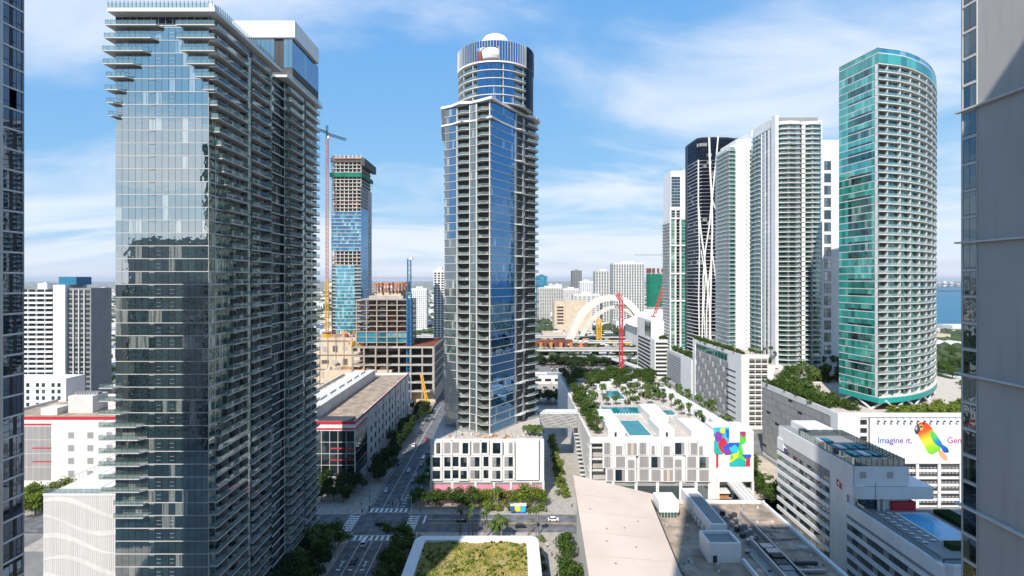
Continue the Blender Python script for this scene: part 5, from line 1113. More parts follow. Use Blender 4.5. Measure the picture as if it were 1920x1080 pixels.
for i in range(30): q(tr, 'pipe_stand', 'darkmetal', (rnd.uniform(69, 90), rnd.uniform(112, 160), ZM + .3, rnd.random(), rnd.uniform(.3, 2.5), .3, rnd.uniform(.4, 1.0)))
for i in range(14): q(ML, 'roof_vent', 'lightslab' if i % 2 else 'midgrey', (rnd.uniform(81, 90), rnd.uniform(150, 194), ZM + .2, 0, .5, .5, .7))
for i in range(26): q(ML, 'roof_patch', rnd.choice(['greyroof', 'tanwall', 'midgrey', 'concrete']), (rnd.uniform(68.5, 90), rnd.uniform(150, 194), ZM - .185 + i * .003, rnd.choice([0, 1.57, .1]), rnd.uniform(.6, 3.5), rnd.uniform(.5, 2.0), .02))
for i in range(12): q(ML, 'roof_pipe', rnd.choice(['midgrey', 'lightslab', 'darkmetal']), (rnd.uniform(82, 89), rnd.uniform(150, 190), ZM + .12, rnd.choice([0, 1.57]), rnd.uniform(3, 9), .16, .16))
for i in range(16): q(ML, 'roof_patch', rnd.choice(['greyroof', 'midgrey', 'concrete']), (rnd.uniform(49, 61), rnd.uniform(130, 180), ZM - .185 + i * .003, rnd.choice([0, 1.57, .1]), rnd.uniform(.6, 3.5), rnd.uniform(.5, 2.0), .02))
for i in range(10): q(ML, 'roof_vent', rnd.choice(['lightslab', 'midgrey']), (rnd.uniform(49, 61), rnd.uniform(125, 182), ZM + .15, 0, .5, .5, .7))
# green roof
GRF = thing('green_roof_pavilion', 'low pavilion with a white rounded rim around a yellow-green planted roof', 'pavilion', (-12, 165, 0))
def rrect(x0, x1, y0, y1, r, n=6):
    P = []
    for cx, cy, a in ((x1 - r, y1 - r, 0), (x0 + r, y1 - r, 90), (x0 + r, y0 + r, 180), (x1 - r, y0 + r, 270)):
        for i in range(n + 1): t = math.radians(a + 90 * i / n); P.append((cx + r * math.cos(t), cy + r * math.sin(t)))
    return P
out_ = rrect(-33.2, 9.0, 96, 185, 3.2); in_ = rrect(-29.6, 4.9, 100, 181.6, 1.0); n = len(out_)
b = MB(); b.add([(x, y, 8.6) for x, y in out_] + [(x, y, 10.3) for x, y in out_] + [(x, y, 10.5) for x, y in in_] + [(x, y, 9.2) for x, y in in_], [(j * n + i, j * n + (i + 1) % n, (j + 1) * n + (i + 1) % n, (j + 1) * n + i) for j in range(3) for i in range(n)]); b.build('rim', 'whiteclean', GRF)
MB().prism(rrect(-30.5, 6, 99, 182, 1), 0, 8.8).build('wall', 'glass_dark', GRF)
s = NT('soil'); s.out(s.pbr(s.mix(s.ramp(s.noise(.18, 5), .42, .62), (.34, .26, .13), (.22, .22, .05)), .95, .1))
nx, ny = 26, 50; vs = []; fs = []
def hgt(x, y): return 9.6 + .35 * math.sin(x * .35) * math.cos(y * .22) + .2 * math.sin(x * .9 + y * .5)
for j in range(ny + 1):
    for i in range(nx + 1): x = -29.7 + 34.7 * i / nx; y = 99.9 + 81.8 * j / ny; vs.append((x, y, hgt(x, y)))
for j in range(ny):
    for i in range(nx): a = j * (nx + 1) + i; fs.append((a, a + 1, a + nx + 2, a + nx + 1))
MB().add(vs, fs).build('planting_bed', 'soil', GRF)
b = MB()
def tuft(b, x, y, z, h, w, n=3):
    for _ in range(n):
        a = rnd.random() * 6.28; dx, dy = math.cos(a) * w, math.sin(a) * w; lx, ly = rnd.gauss(0, h * .35), rnd.gauss(0, h * .35)
        b.quad((x - dx, y - dy, z - .05), (x + dx, y + dy, z - .05), (x + dx * .7 + lx, y + dy * .7 + ly, z + h), (x - dx * .7 + lx, y - dy * .7 + ly, z + h * .9))
for _ in range(7500):
    x = rnd.uniform(-29.3, 4.6); y = rnd.uniform(140, 181.3)
    if abs(math.sin(x * .22 + 1.2) * 9 + 164 - y) < .6: continue
    tuft(b, x, y, hgt(x, y), rnd.uniform(.15, .5), rnd.uniform(.12, .35), 2)
o = b.build('meadow_plants', 'meadow', GRF); o['kind'] = 'stuff'
b = MB()
for _ in range(700):
    x = rnd.uniform(-29.2, 4.5); y = rnd.uniform(140, 181)
    if math.sin(x * .5 + 1) * math.cos(y * .33) + rnd.gauss(0, .3) > .25: tuft(b, x, y, hgt(x, y), rnd.uniform(.4, 1.0), rnd.uniform(.25, .6), 4)
o = b.build('roof_shrubs', 'leafbright', GRF); o['kind'] = 'stuff'

# ---------------------------------------------------------------- arches, elevated roads, far structures
AR = thing('arch_bridge', 'cream double-arch bridge still under construction over the expressway', 'bridge', (140, 830, 0))
def archmesh(Y, pts, r0, r1, name):
    P = [Vector((X(a, Y), Y, Z(c, Y))) for a, c in pts]; P = [Vector((*p,)) for p in P]
    # smooth
    Q2 = [tuple(p) for p in P]; o = []
    for i in range(len(Q2) - 1):
        p0, p1, p2, p3 = Q2[max(0, i - 1)], Q2[i], Q2[i + 1], Q2[min(len(Q2) - 1, i + 2)]
        for j in range(6):
            t = j / 6; o.append(tuple(.5 * (2 * p1[k] + (p2[k] - p0[k]) * t + (2 * p0[k] - 5 * p1[k] + 4 * p2[k] - p3[k]) * t * t + (3 * p1[k] - p0[k] - 3 * p2[k] + p3[k]) * t ** 3) for k in (0, 1, 2)))
    o.append(Q2[-1]); b = MB(); n = len(o); vs = []
    for i, p in enumerate(o):
        a = Vector(o[max(0, i - 1)]); c = Vector(o[min(n - 1, i + 1)]); t = (c - a).normalized(); nn = Vector((-t.z, 0, t.x)); f = abs(i / (n - 1) - .5) * 2; r = r1 + (r0 - r1) * f
        for du, dy in ((-1, -1.3), (1, -1.3), (1, 1.3), (-1, 1.3)): v = Vector(p) + nn * r * du + Vector((0, dy * r, 0)); vs.append(tuple(v))
    fs = [(0, 1, 2, 3), tuple(4 * (n - 1) + k for k in (3, 2, 1, 0))]
    for i in range(n - 1):
        for k in range(4): fs.append((4 * i + k, 4 * i + 4 + k, 4 * i + 4 + (k + 1) % 4, 4 * i + (k + 1) % 4))
    b.add(vs, fs).build(name, 'archcream', AR)
mat('archcream', (.62, .60, .54), .7, var=.08)
archmesh(800, [(1064, 646), (1074, 620), (1090, 590), (1108, 572), (1128, 561), (1148, 558), (1168, 562), (1186, 577), (1198, 595), (1206, 618), (1209, 650)], 5.6, 4.3, 'arch')
archmesh(860, [(1088, 636), (1100, 612), (1118, 592), (1136, 580), (1150, 576), (1166, 578), (1182, 588), (1196, 606), (1204, 630)], 3.4, 2.4, 'arch')
def shore_tower(px, y0, y1, Y, m, w):
    t = thing('shoring_tower', f'{"yellow" if m == "yellow" else "rust-brown"} lattice shoring tower under the arches', 'scaffold', (X(px, Y), Y, 0)); lattice(MB(), (X(px, Y), Y, max(0, Z(y1, Y))), (X(px, Y), Y, Z(y0, Y)), w, 10, .8).build('frame', m, t); return t
shore_tower(1123, 598, 655, 790, 'yellow', 6); shore_tower(1190, 592, 642, 830, 'rust', 16)
ex = thing('expressway', 'raised concrete expressway with several decks crossing below the arches', 'expressway', (60, 740, 0))
for Y, z, w, x0, x1, m in ((640, 6, 14, -30, 190, 'lightslab'), (700, 8, 22, -260, 210, 'lightslab'), (770, 10, 22, -330, 300, 'concrete'), (850, 9, 24, -400, 330, 'lightslab')):
    MB().box(x0, x1, Y - w / 2, Y + w / 2, z - 1.6, z).build('deck', 'asphaltlight', ex)
    for dy in (-w / 2, w / 2): q(ex, 'barrier', 'lightslab', ((x0 + x1) / 2, Y + dy, z + .2, 0, x1 - x0, .4, 1.6))
    for i in range(int((x1 - x0) / 18)):
        q(ex, 'pier', 'concrete', (x0 + 8 + i * 18, Y, (z - 1.6) / 2, 0, 2, w * .5, z - 1.6))
MB().box(-10, 85, 745, 756, 10.2, 15).build('formwork_deck', 'rust', ex)
for i in range(14): q(ex, 'formwork_bay', 'rust' if i % 2 else 'orange', (12 + i * 7, 742, 8.5, 0, 4.5, 2, 7))
for i in range(16): q(ex, 'site_material', rnd.choice(['rust', 'white', 'yellow', 'concrete', 'tanwall']), (rnd.uniform(90, 200), rnd.uniform(700, 800), 10.5, rnd.random(), rnd.uniform(4, 10), 3, rnd.uniform(1.5, 4)))
tk = thing('elevated_track', 'pale raised railway track curving past the podiums', 'railway', (130, 500, 0))
P = [(100, 200), (103, 240), (108, 290), (118, 350), (128, 420), (135, 500), (132, 570), (112, 640)]
P = crm(P, 5)
MB().ring(P, 6.0, 7, 8.2).build('guideway', 'lightslab', tk)
for d in (.3, 2.0, 3.8, 5.4): MB().ring(insetp(P, d), .3, 8.2, 8.7).build('rail', 'offwhite', tk)
for i in range(0, len(P), 2): p = insetp(P, 3)[i]; q(tk, 'pier', 'lightslab', (p[0], p[1], 3.4, 0, 1.6, 1.6, 7.0))
b_ = MB().ring(insetp(P[6:13], 1.2), 1.0, 8.75, 8.95).ring(insetp(P[6:13], 3.6), 1.0, 8.75, 8.95); b_.build('timber_walkway', 'wood', tk)
crane('red lattice crane mast standing on the lot before the arches', 119, 582, 0, 78, 3.2, 'redcrane', [((119, 582, 78), (116, 588, 84), 3.5), ((113, 582, 70), (125, 582, 70), 3, 'rust')], r=.42)
crane('red luffing crane leaning over the white terrace block', 156, 590, 40, 60, 2.6, 'redcrane', [((157, 590, 58), (176, 594, 116), 2.2)], r=.36)
# far big roofs and blocks
AN = thing('arena', 'large hall with a faceted grey metal roof behind the arches', 'arena', (205, 760, 0))
MB().box(170, 255, 720, 800, 0, 36).build('wall', 'white', AN)
MB().add([(165, 715, 36), (258, 715, 36), (258, 805, 36), (165, 805, 36), (196, 745, 56), (220, 740, 57), (225, 775, 56), (196, 780, 56)], [(0, 1, 5, 4), (1, 2, 6, 5), (2, 3, 7, 6), (3, 0, 4, 7), (4, 5, 6, 7), (3, 2, 1, 0)]).build('roof', 'lightslab', AN)
TN2 = thing('tan_theatre', 'windowless tan theatre block with louvred bays beyond the expressway', 'building', (108, 1030, 0))
MB().box(80, 100, 1005, 1060, 0, 58).box(100, 140, 1000, 1060, 0, 60).box(118, 150, 998, 1060, 0, 48).build('wall', 'tanwall', TN2)
for k in range(6): q(TN2, 'louvre', 'dark', (91, 1004.5, 18 + k * 6, 0, 12, 1, 2.2))
def block(label, px0, px1, yt, Y, wall, win, fh=3.3, nb=None, depth=None, cat='apartment block', vert=False, name='apartment_block', group=None, x=None):
    x0, x1 = X(px0, Y), X(px1, Y); h = Z(yt, Y); d = depth or (x1 - x0)
    t = thing(name, label, cat, ((x0 + x1) / 2, Y + d / 2, 0), group=group)
    MB().box(x0, x1, Y, Y + d, 0, h).build('wall', wall, t)
    MB().box(x0 + (x1 - x0) * .3, x0 + (x1 - x0) * .7, Y + d * .3, Y + d * .7, h, h + 3.5).build('roof_box', wall, t)
    f = Fr((x0, Y), (x1, Y)); nb = nb or max(2, int((x1 - x0) / 4.5)); w = f.L / nb
    k = 0
    while 4 + (k + 1) * fh < h:
        z = 4 + k * fh
        for i in range(nb): q(t, 'window', win, f.box(i * w + w * .18, (i + 1) * w - w * .18, -.1, .12, z, z + fh * .62))
        k += 1
    if vert:
        for i in range(nb + 1): q(t, 'fin', 'whiteclean', f.box(i * w - .4, i * w + .4, -.1, .6, 0, h))
    fs = Fr((x0, Y + d), (x0, Y)) if x0 > 0 else Fr((x1, Y), (x1, Y + d))
    k = 0
    while 4 + (k + 1) * fh < h:
        for i in range(max(2, int(d / 6))): w2 = d / max(2, int(d / 6)); q(t, 'side_window', win, fs.box(i * w2 + w2 * .2, (i + 1) * w2 - w2 * .2, -.1, .12, 4 + k * fh, 4 + k * fh + fh * .6))
        k += 1
    return t
block('broad grey and white grid slab, tallest beyond the arches', 1150, 1208, 493, 1120, 'lightslab', 'dark', 3.3, 12, 40)
block('white slab with dark vertical stripes left of the grid slab', 1117, 1147, 508, 1220, 'lightslab', 'dark', 3.3, 6, 40, vert=True)
block('slim dark grey tower alone on the skyline', 1073, 1091, 507, 1650, 'midgrey', 'dark', 4, 6, 40, cat='tower')
block('stepped white apartment group below the dark grey tower', 1088, 1112, 527, 1400, 'whiteclean', 'midgrey', 3.3, 6, 40, vert=True)
block('teal glass office block at the edge of the central tower', 1006, 1026, 517, 1500, 'bluesteel', 'glass_cyan', 4, 6, 40, cat='office')
block('long low white apartment row on the skyline', 1008, 1054, 539, 1250, 'offwhite', 'dark', 3.3, 14, 30)
block('pale block beside the long white row', 1056, 1086, 541, 1350, 'offwhite', 'midgrey', 3.5, 9, 30)
block('white hall before the striped slab', 1075, 1125, 551, 1200, 'offwhite', 'midgrey', 5, 6, 30, cat='building')
block('white tower with thin dark balcony stripes beside the central tower', 813, 833, 506, 660, 'white', 'dark', 3.1, 3, 26, cat='tower')
block('white clinic block behind the blue crane', 770, 800, 541, 1050, 'whiteclean', 'midgrey', 3.6, 8, 24, cat='building')
NB = thing('netted_tower', 'round tower wrapped in green safety net behind the red crane', 'tower', (226, 820, 0))
MB().lathe([(17, 0), (17, 110)], 226, 825, 20).build('core', 'concrete', NB); MB().lathe([(17.6, 58), (17.8, 108)], 226, 825, 20).build('safety_net', 'greennet', NB)
for k in range(17): MB().lathe([(16.9, 4 + k * 3.3), (18.2, 4 + k * 3.3), (18.2, 4.7 + k * 3.3), (16.9, 4.7 + k * 3.3)], 226, 825, 20).build('floor_ring', 'lightslab', NB)
for i in range(14): a = i * .45; q(NB, 'formwork', 'rust', (226 + 16 * math.cos(a), 825 + 16 * math.sin(a), 113, a, 4, 1.5, 8))
q(NB, 'hoist', 'orange', (238, 805, 55, 0, 3, 3, 110))
crane('thin pale crane above the netted round tower', 240, 830, 60, 145, 2.2, 'steel', [((190, 826, 138), (250, 832, 138), 1.4, 'steel')], r=.2)
# ---------------------------------------------------------------- trees and palms
def crownmesh(m, R, H, n, leaf, seed):
    r = random.Random(seed); b = MB(); lob = [(r.gauss(0, R * .45), r.gauss(0, R * .45), r.uniform(-.25, .45) * H, r.uniform(.4, .72)) for _ in range(9)]
    for _ in range(n):
        cx, cy, cz, k = r.choice(lob); u = Vector((r.gauss(0, 1), r.gauss(0, 1), r.gauss(0, 1))).normalized(); rr = (r.random() ** .4) * k
        c = Vector((cx + u.x * R * rr, cy + u.y * R * rr, cz + u.z * H * .55 * rr)); nrm = (u + Vector((r.gauss(0, .5), r.gauss(0, .5), r.gauss(.5, .5)))).normalized()
        a = nrm.cross(Vector((r.random(), r.random(), .3))).normalized(); e = nrm.cross(a); s_ = leaf * r.uniform(.5, 1.2)
        b.quad(c - a * s_ - e * s_ * .6, c + a * s_ - e * s_ * .5, c + a * s_ * .8 + e * s_ * .6, c - a * s_ * .7 + e * s_ * .7)
    return b
def make_tree(m, R, H, th, n, leaf, seed, nm='street_tree'):
    t = thing(nm, 'street tree', 'shrub' if nm == 'shrub' else 'tree'); b = MB().bar((0, 0, 0), (0, 0, th), .28, n=7, r2=.18); r = random.Random(seed)
    for i in range(5): a = i * 1.26 + r.random(); b.bar((0, 0, th * .75), (math.cos(a) * R * .5, math.sin(a) * R * .5, th + H * .25), .14, n=5, r2=.05)
    b.build('trunk', 'bark', t, (0, 0, 0)); crownmesh(m, R, H, n, leaf, seed).build('crown', m, t, (0, 0, th + H * .3)); return t
def make_palm(h, n, L, seed, m='palm'):
    t = thing('palm_tree', 'palm tree', 'palm'); r = random.Random(seed)
    MB().bar((0, 0, 0), (.15, .1, h * .5), .24, n=7, r2=.19).bar((.15, .1, h * .5), (.1, .2, h), .19, n=7, r2=.16).build('trunk', 'palmbark', t, (0, 0, 0))
    b = MB()
    for i in range(n):
        a = i * 2.399; el = r.uniform(-.35, 1.15); d = Vector((math.cos(a) * math.cos(el), math.sin(a) * math.cos(el), math.sin(el))); p = Vector((.1, .2, h)); side = Vector((-math.sin(a), math.cos(a), 0)); w = L * .10
        for j in range(5):
            d2 = (d + Vector((0, 0, -.30 * j))).normalized(); p2 = p + d2 * L / 5; w2 = L * (.16, .19, .16, .11, .02)[j]; dr = Vector((0, 0, -.5))
            b.quad(p, p2, p2 + side * w2 + dr * w2, p + side * w + dr * w); b.quad(p2, p, p - side * w + dr * w, p2 - side * w2 + dr * w2); p, w = p2, w2; d = d2
    b.build('crown', m, t, (0, 0, 0)); return t
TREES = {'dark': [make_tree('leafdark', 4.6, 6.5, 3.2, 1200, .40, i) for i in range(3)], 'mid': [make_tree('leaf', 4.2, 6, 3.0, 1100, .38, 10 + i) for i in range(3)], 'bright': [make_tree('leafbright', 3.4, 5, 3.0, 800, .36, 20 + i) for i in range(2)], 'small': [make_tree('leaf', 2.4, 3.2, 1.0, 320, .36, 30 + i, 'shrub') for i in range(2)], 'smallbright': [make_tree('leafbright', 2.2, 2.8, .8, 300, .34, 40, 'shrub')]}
PALMS = [make_palm(6.0, 26, 3.4, 1), make_palm(7.5, 22, 3.0, 2), make_palm(4.2, 24, 3.2, 3)]; TALLP = [make_palm(11, 18, 2.2, 5)]
def put(kind, pts, label, group, z=SW, smin=.8, smax=1.2):
    L = {'palm': PALMS, 'tallpalm': TALLP}.get(kind) or TREES[kind]
    for i, (x, y) in enumerate(pts):
        lb = label.replace('#', ORD[i]) if i < len(ORD) else label.replace('#', 'far-end')
        place(rnd.choice(L), USED, (x, y, z), rnd.random() * 6.28, lb, group, rnd.uniform(smin, smax))
ORD = 'first second third fourth fifth sixth seventh eighth ninth tenth eleventh twelfth thirteenth fourteenth fifteenth sixteenth seventeenth eighteenth nineteenth twentieth twenty-first twenty-second twenty-third twenty-fourth'.split()
def row(x0, y0, x1, y1, n, j=.8): return [(x0 + (x1 - x0) * i / max(1, n - 1) + rnd.gauss(0, j), y0 + (y1 - y0) * i / max(1, n - 1) + rnd.gauss(0, j)) for i in range(n)]
put('dark', row(-66.5, 262, -66.5, 400, 19), '# dark tree from the crossing in the row along the storage building flank', 'trees along the storage building')  # darker leaf colour carries the shade over this row and the grove
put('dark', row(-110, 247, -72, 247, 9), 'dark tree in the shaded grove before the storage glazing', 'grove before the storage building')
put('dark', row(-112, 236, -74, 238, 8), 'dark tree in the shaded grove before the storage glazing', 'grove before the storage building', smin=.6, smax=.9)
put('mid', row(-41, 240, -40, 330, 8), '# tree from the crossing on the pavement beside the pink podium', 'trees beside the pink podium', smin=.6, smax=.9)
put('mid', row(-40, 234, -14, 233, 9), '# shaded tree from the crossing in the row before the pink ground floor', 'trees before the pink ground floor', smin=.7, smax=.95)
put('bright', row(-13, 234, 13, 233, 9), '# sunlit tree of the row before the pink ground floor, counting from the shade', 'sunlit trees before the pink ground floor', smin=.8, smax=1.15)  # brighter leaf colour stands for sunlight on this end of the row
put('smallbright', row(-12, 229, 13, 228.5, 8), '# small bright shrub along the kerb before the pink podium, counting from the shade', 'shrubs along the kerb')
put('dark', row(-73, 150, -66, 193, 8, 1.5), 'dark tree at the foot of the balcony tower', 'trees at the foot of the balcony tower', smin=.8, smax=1.1)
put('mid', row(-75, 196, -64.5, 200, 4, 1) + row(-74, 156, -65, 170, 5, 2), '# leafy tree under the balcony tower beside the main street', 'leafy trees under the balcony tower', smin=.7, smax=1.1)
put('palm', [(-70, 188), (-67.5, 184), (-72.5, 181), (-69, 174), (-66, 192)], 'palm on the pavement at the foot of the balcony tower', 'palms at the foot of the balcony tower', smin=1.1, smax=1.4)
put('bright', [(-74, 203)], 'thin yellowish tree at the corner of the balcony tower', None, smin=.8, smax=.8)
put('mid', row(-41, 196, -37, 150, 9, 1.3), '# leafy tree from the crossing between street and green-roofed pavilion', 'trees beside the pavilion', smin=.85, smax=1.15)
put('small', row(-36, 200, -34, 150, 12, .8), '# low shrub from the cross street along the pavilion wall', 'shrubs at the pavilion wall', smin=.7, smax=1.0)
put('tallpalm', [(-20, 204), (-16.4, 203), (-15.2, 206.5), (-9.8, 205), (-10.6, 203.6), (6.2, 206), (9.2, 204), (-6, 228)], 'slender palm with a thin trunk along the cross street', 'slender palms along the cross street', smin=.85, smax=1.05)
put('palm', [(-4.2, 202), (-6.6, 203)], 'spiky green palm in the bed above the pavilion rim', 'spiky palms above the pavilion rim', smin=1.3, smax=1.5)
put('small', row(-32, 189, 8, 189, 16, .7), '# low shrub of the bed above the pavilion rim, from the street corner', 'shrubs along the cross street', smin=.5, smax=.8)
put('mid', row(18.6, 195, 16.5, 142, 9, 1.0), '# feathery tree from the cross street beside the beige roof edge', 'trees beside the beige roof', smin=.75, smax=1.0)
put('smallbright', row(10.8, 200, 11.5, 145, 10, .6), '# small bright shrub from the cross street on the speckled plaza', 'shrubs on the plaza', smin=.5, smax=.8)
put('smallbright', row(23.5, 243, 24.5, 330, 14, .5), '# slim tree from the cross street in the strip between the podiums', 'trees between the podiums', smin=1.0, smax=1.4)
put('palm', [(9, 245), (11.5, 246), (7, 246.5), (12.8, 244.6)], 'bushy palm on the podium corner of the central tower', 'palms on the central podium corner', 26.6, .8, 1.1)
put('bright', [(10.5, 247)], 'bright tree on the podium corner of the central tower', None, 26.6, .6, .6)
# pool deck planting
put('mid', row(39.5, 250, 39.5, 400, 24, .9), '# tree from the facade in the strip along the pool deck edge', 'trees along the pool deck edge', ZD, .55, .85)
put('palm', row(41.5, 252, 42, 330, 8, .8), '# palm from the facade along the pool deck edge', 'palms along the pool deck edge', ZD, .8, 1.0)
put('mid', [(rnd.uniform(46, 100), rnd.uniform(345, 378)) for _ in range(14)], 'tree scattered behind the far pool on the podium roof', 'trees behind the far pool', ZD, .5, .75)
put('mid', row(45, 382, 104, 382, 16, 2) + row(46, 396, 104, 396, 18, 2) + row(60, 366, 104, 366, 9, 2), 'tree in the green belt at the far end of the pool deck', 'trees at the far end of the pool deck', ZD, .6, .9)
put('palm', [(47, 305), (54, 306), (60, 307), (66, 306), (72, 308), (78, 306), (48, 318), (56, 330), (72, 318), (80, 320), (86, 318), (70, 335), (78, 338), (90, 332), (52, 345), (84, 350), (96, 352)], 'date palm among the pools on the podium roof', 'palms among the pools', ZD, .85, 1.15)
put('palm', row(92, 262, 88, 345, 12, 1.6), '# palm from the facade in the line before the white cabanas', 'palms before the cabanas', ZD, .75, 1.0)
put('small', row(45, 285, 46, 345, 14, 1.2), '# low shrub from the facade beside the long pool', 'shrubs beside the long pool', ZD, .6, .9)
put('small', row(72, 312, 98, 356, 16, 5), 'low shrub among the pools on the podium roof', 'shrubs among the pools', ZD, .6, .9)
put('palm', row(109.5, 268, 106, 345, 12, 1.2), '# palm from the mural behind the white cabanas', 'palms behind the cabanas', ZD - 3, .95, 1.25)
put('small', row(110, 250, 118, 290, 14, 1.5), 'shrub on the slope beside the mural wing', 'shrubs beside the mural wing', 10, 1.2, 1.7)
put('mid', row(116, 236, 120, 330, 14, 2.5), 'tree in the lane between podium and grey garage', 'trees in the garage lane', 0, .8, 1.1)
# garage and podium roofs
put('small', row(154.5, 358, 154.5, 446, 22, .4), '# shrub from the near end along the tall white garage roof edge', 'shrubs on the tall white garage', 48.3, .8, 1.15)
put('palm', row(158, 356, 176, 356, 7, 1), '# palm across the front roof of the tall white garage', 'palms on the tall white garage', 48.3, .6, .8)
put('small', row(145, 246, 145, 300, 22, .8) + row(150, 262, 152, 300, 12, 1.5) + [(rnd.uniform(147, 158), rnd.uniform(240, 300)) for _ in range(40)], 'shrub in the roof garden of the billboard garage', 'shrubs on the billboard garage', ZG, .8, 1.2)
put('palm', [(147, 252), (149, 262), (152, 274), (156, 284), (150, 290), (158, 296)], 'palm in the roof garden of the billboard garage', 'palms on the billboard garage', ZG, .7, .9)
put('smallbright', row(172, 238, 230, 246, 18, 1.5) + row(200, 246, 255, 275, 20, 3) + row(236, 262, 258, 300, 16, 3) + row(168, 236.5, 250, 236.5, 22, .5), 'bright shrub in the garden below the teal curved tower', 'shrubs below the teal tower', ZG, .8, 1.2)
put('small', row(155, 460, 160, 522, 14, 2), 'shrub on the roof of the louvred garage', 'shrubs on the louvred garage', 31, .9, 1.3); put('palm', row(158, 458, 175, 470, 6, 2), 'palm on the roof of the louvred garage', 'palms on the louvred garage', 31, .7, .9)
put('small', row(146, 529, 164, 535, 8, 1), 'terrace shrub on the white stepped block', 'shrubs on the stepped block', 40, .9, 1.2)
put('mid', row(104, 560, 122, 470, 16, 2.5), '# tree from the arches along the raised railway track', 'trees along the railway', 0, .8, 1.2)
put('dark', row(30, 620, 110, 612, 16, 3) + [(70, 590), (72, 585), (68, 588), (74, 592), (66, 584)], 'tree between the car park and the expressway', 'trees by the expressway', 0, 1.0, 1.4)
put('mid', row(-35, 330, -38, 400, 7, 1.5), 'yellow-green tree beside the building site', 'trees beside the building site', 0, .9, 1.2)
put('bright', row(-216, 236, -190, 238, 8, 2) + row(-214, 228, -192, 230, 6, 2), 'yellow-green tree before the window grid of the storage hall', 'trees before the storage hall', 0, .9, 1.25)
put('dark', row(20, 430, 34, 432, 5, 2), 'dark tree at the end of the lane between the podiums', 'trees at the end of the lane', 0, 1, 1.3)
put('small', [(.5 * y_ + rnd.uniform(2, 45), y_) for y_ in [rnd.uniform(304, 346) for _ in range(48)]], 'shrub around the small pool behind the grey garage flank', 'shrubs around the garage pool', ZG, .8, 1.3)
put('palm', [(.51 * y_ + rnd.uniform(2, 40), y_) for y_ in [rnd.uniform(302, 345) for _ in range(14)]], 'palm around the small pool behind the grey garage flank', 'palms around the garage pool', ZG, .8, 1.1)
put('small', [(rnd.uniform(172, 235), rnd.uniform(360, 372)) for _ in range(16)], 'shrub at the feet of the white towers', 'shrubs at the tower feet', 42, .9, 1.3)
put('mid', [(.835 * y + rnd.uniform(-25, 30), y) for y in [380 + i * 11 for i in range(30)]], 'park tree beyond the teal curved tower', 'park trees by the bay', 0, 1.1, 1.6)
put('mid', [(-.79 * y + rnd.uniform(-30, 25), y) for y in [430 + i * 13 for i in range(24)]], 'tree in the streets beyond the banded slab', 'trees beyond the banded slab', 0, 1.1, 1.6)
for p_ in PALMS + TALLP + sum(TREES.values(), []):
    if not USED.get(p_.name):
        for ch in list(p_.children): bpy.data.objects.remove(ch)
        bpy.data.objects.remove(p_)
# distant tree cover: one mass
b = MB(); r = random.Random(99)
for _ in range(5200):
    y = 620 * (1 / (1 - r.random() * .86)) ** .95; x = r.uniform(-1.02, .98) * y
    if y < 1000 and (-260 < x < 300): 
        if r.random() < .75: continue
    if x > .70 * y and y > 1000: continue
    s_ = r.uniform(4, 9) * (1 + y / 2500); h = s_ * r.uniform(.55, .95)
    for k in range(3):
        cx, cy = x + r.gauss(0, s_ * .6), y + r.gauss(0, s_ * .6); n = 5; a0 = r.random()
        ring1 = [(cx + s_ * .7 * math.cos(a0 + 6.283 * i / n) * r.uniform(.8, 1.2), cy + s_ * .7 * math.sin(a0 + 6.283 * i / n), h * .25) for i in range(n)]
        ring2 = [(cx + s_ * .5 * math.cos(a0 + .6 + 6.283 * i / n), cy + s_ * .5 * math.sin(a0 + .6 + 6.283 * i / n) * r.uniform(.8, 1.2), h * .8) for i in range(n)]
        b.add(ring1 + ring2 + [(cx, cy, h * r.uniform(.9, 1.15)), (cx, cy, -.3)], [(i, (i + 1) % n, n + i) for i in range(n)] + [((i + 1) % n, n + (i + 1) % n, n + i) for i in range(n)] + [(n + i, n + (i + 1) % n, 2 * n) for i in range(n)] + [((i + 1) % n, i, 2 * n + 1) for i in range(n)])
mat('farleaf', (.06, .09, .038), .9, var=.3, scale=.02, streak=0, isl=.35)
tag(b.build('distant_treetops', 'farleaf'), 'dark green tree cover spread over the flat suburbs', 'trees', kind='stuff')
# low buildings of the suburbs
mat('roofwhite', (.62, .60, .57), .8, isl=.3, streak=.05); mat('roofgrey', (.36, .35, .34), .9, isl=.3, streak=.05); mat('rooftan', (.48, .40, .31), .9, isl=.3)
LB = []
for wi, (wl, rf) in enumerate((('white', 'roofwhite'), ('offwhite', 'roofgrey'), ('tanwall', 'rooftan'), ('white', 'roofgrey'), ('roofwhite', 'roofwhite'))):
    b = MB().box(-.5, .5, -.5, .5, 0, .93, wl).box(-.47, .47, -.47, .47, .93, .96, rf)
    for a in ((-.5, .5, -.5, -.47), (-.5, .5, .47, .5), (-.5, -.47, -.47, .47), (.47, .5, -.47, .47)): b.box(*a, .931, 1.0, wl)
    for i in range(6): b.box(-.46 + i * .155, -.36 + i * .155, -.508, -.49, .3, .62, 'dark'); b.box(.49, .508, -.46 + i * .155, -.36 + i * .155, .3, .62, 'dark'); b.box(-.508, -.49, -.46 + i * .155, -.36 + i * .155, .3, .62, 'dark')
    b.box(-.2, .05, -.1, .2, .96, 1.12, 'lightslab'); LB.append(b.mesh('low_building'))
r = random.Random(5); cnt = 0; occ = []
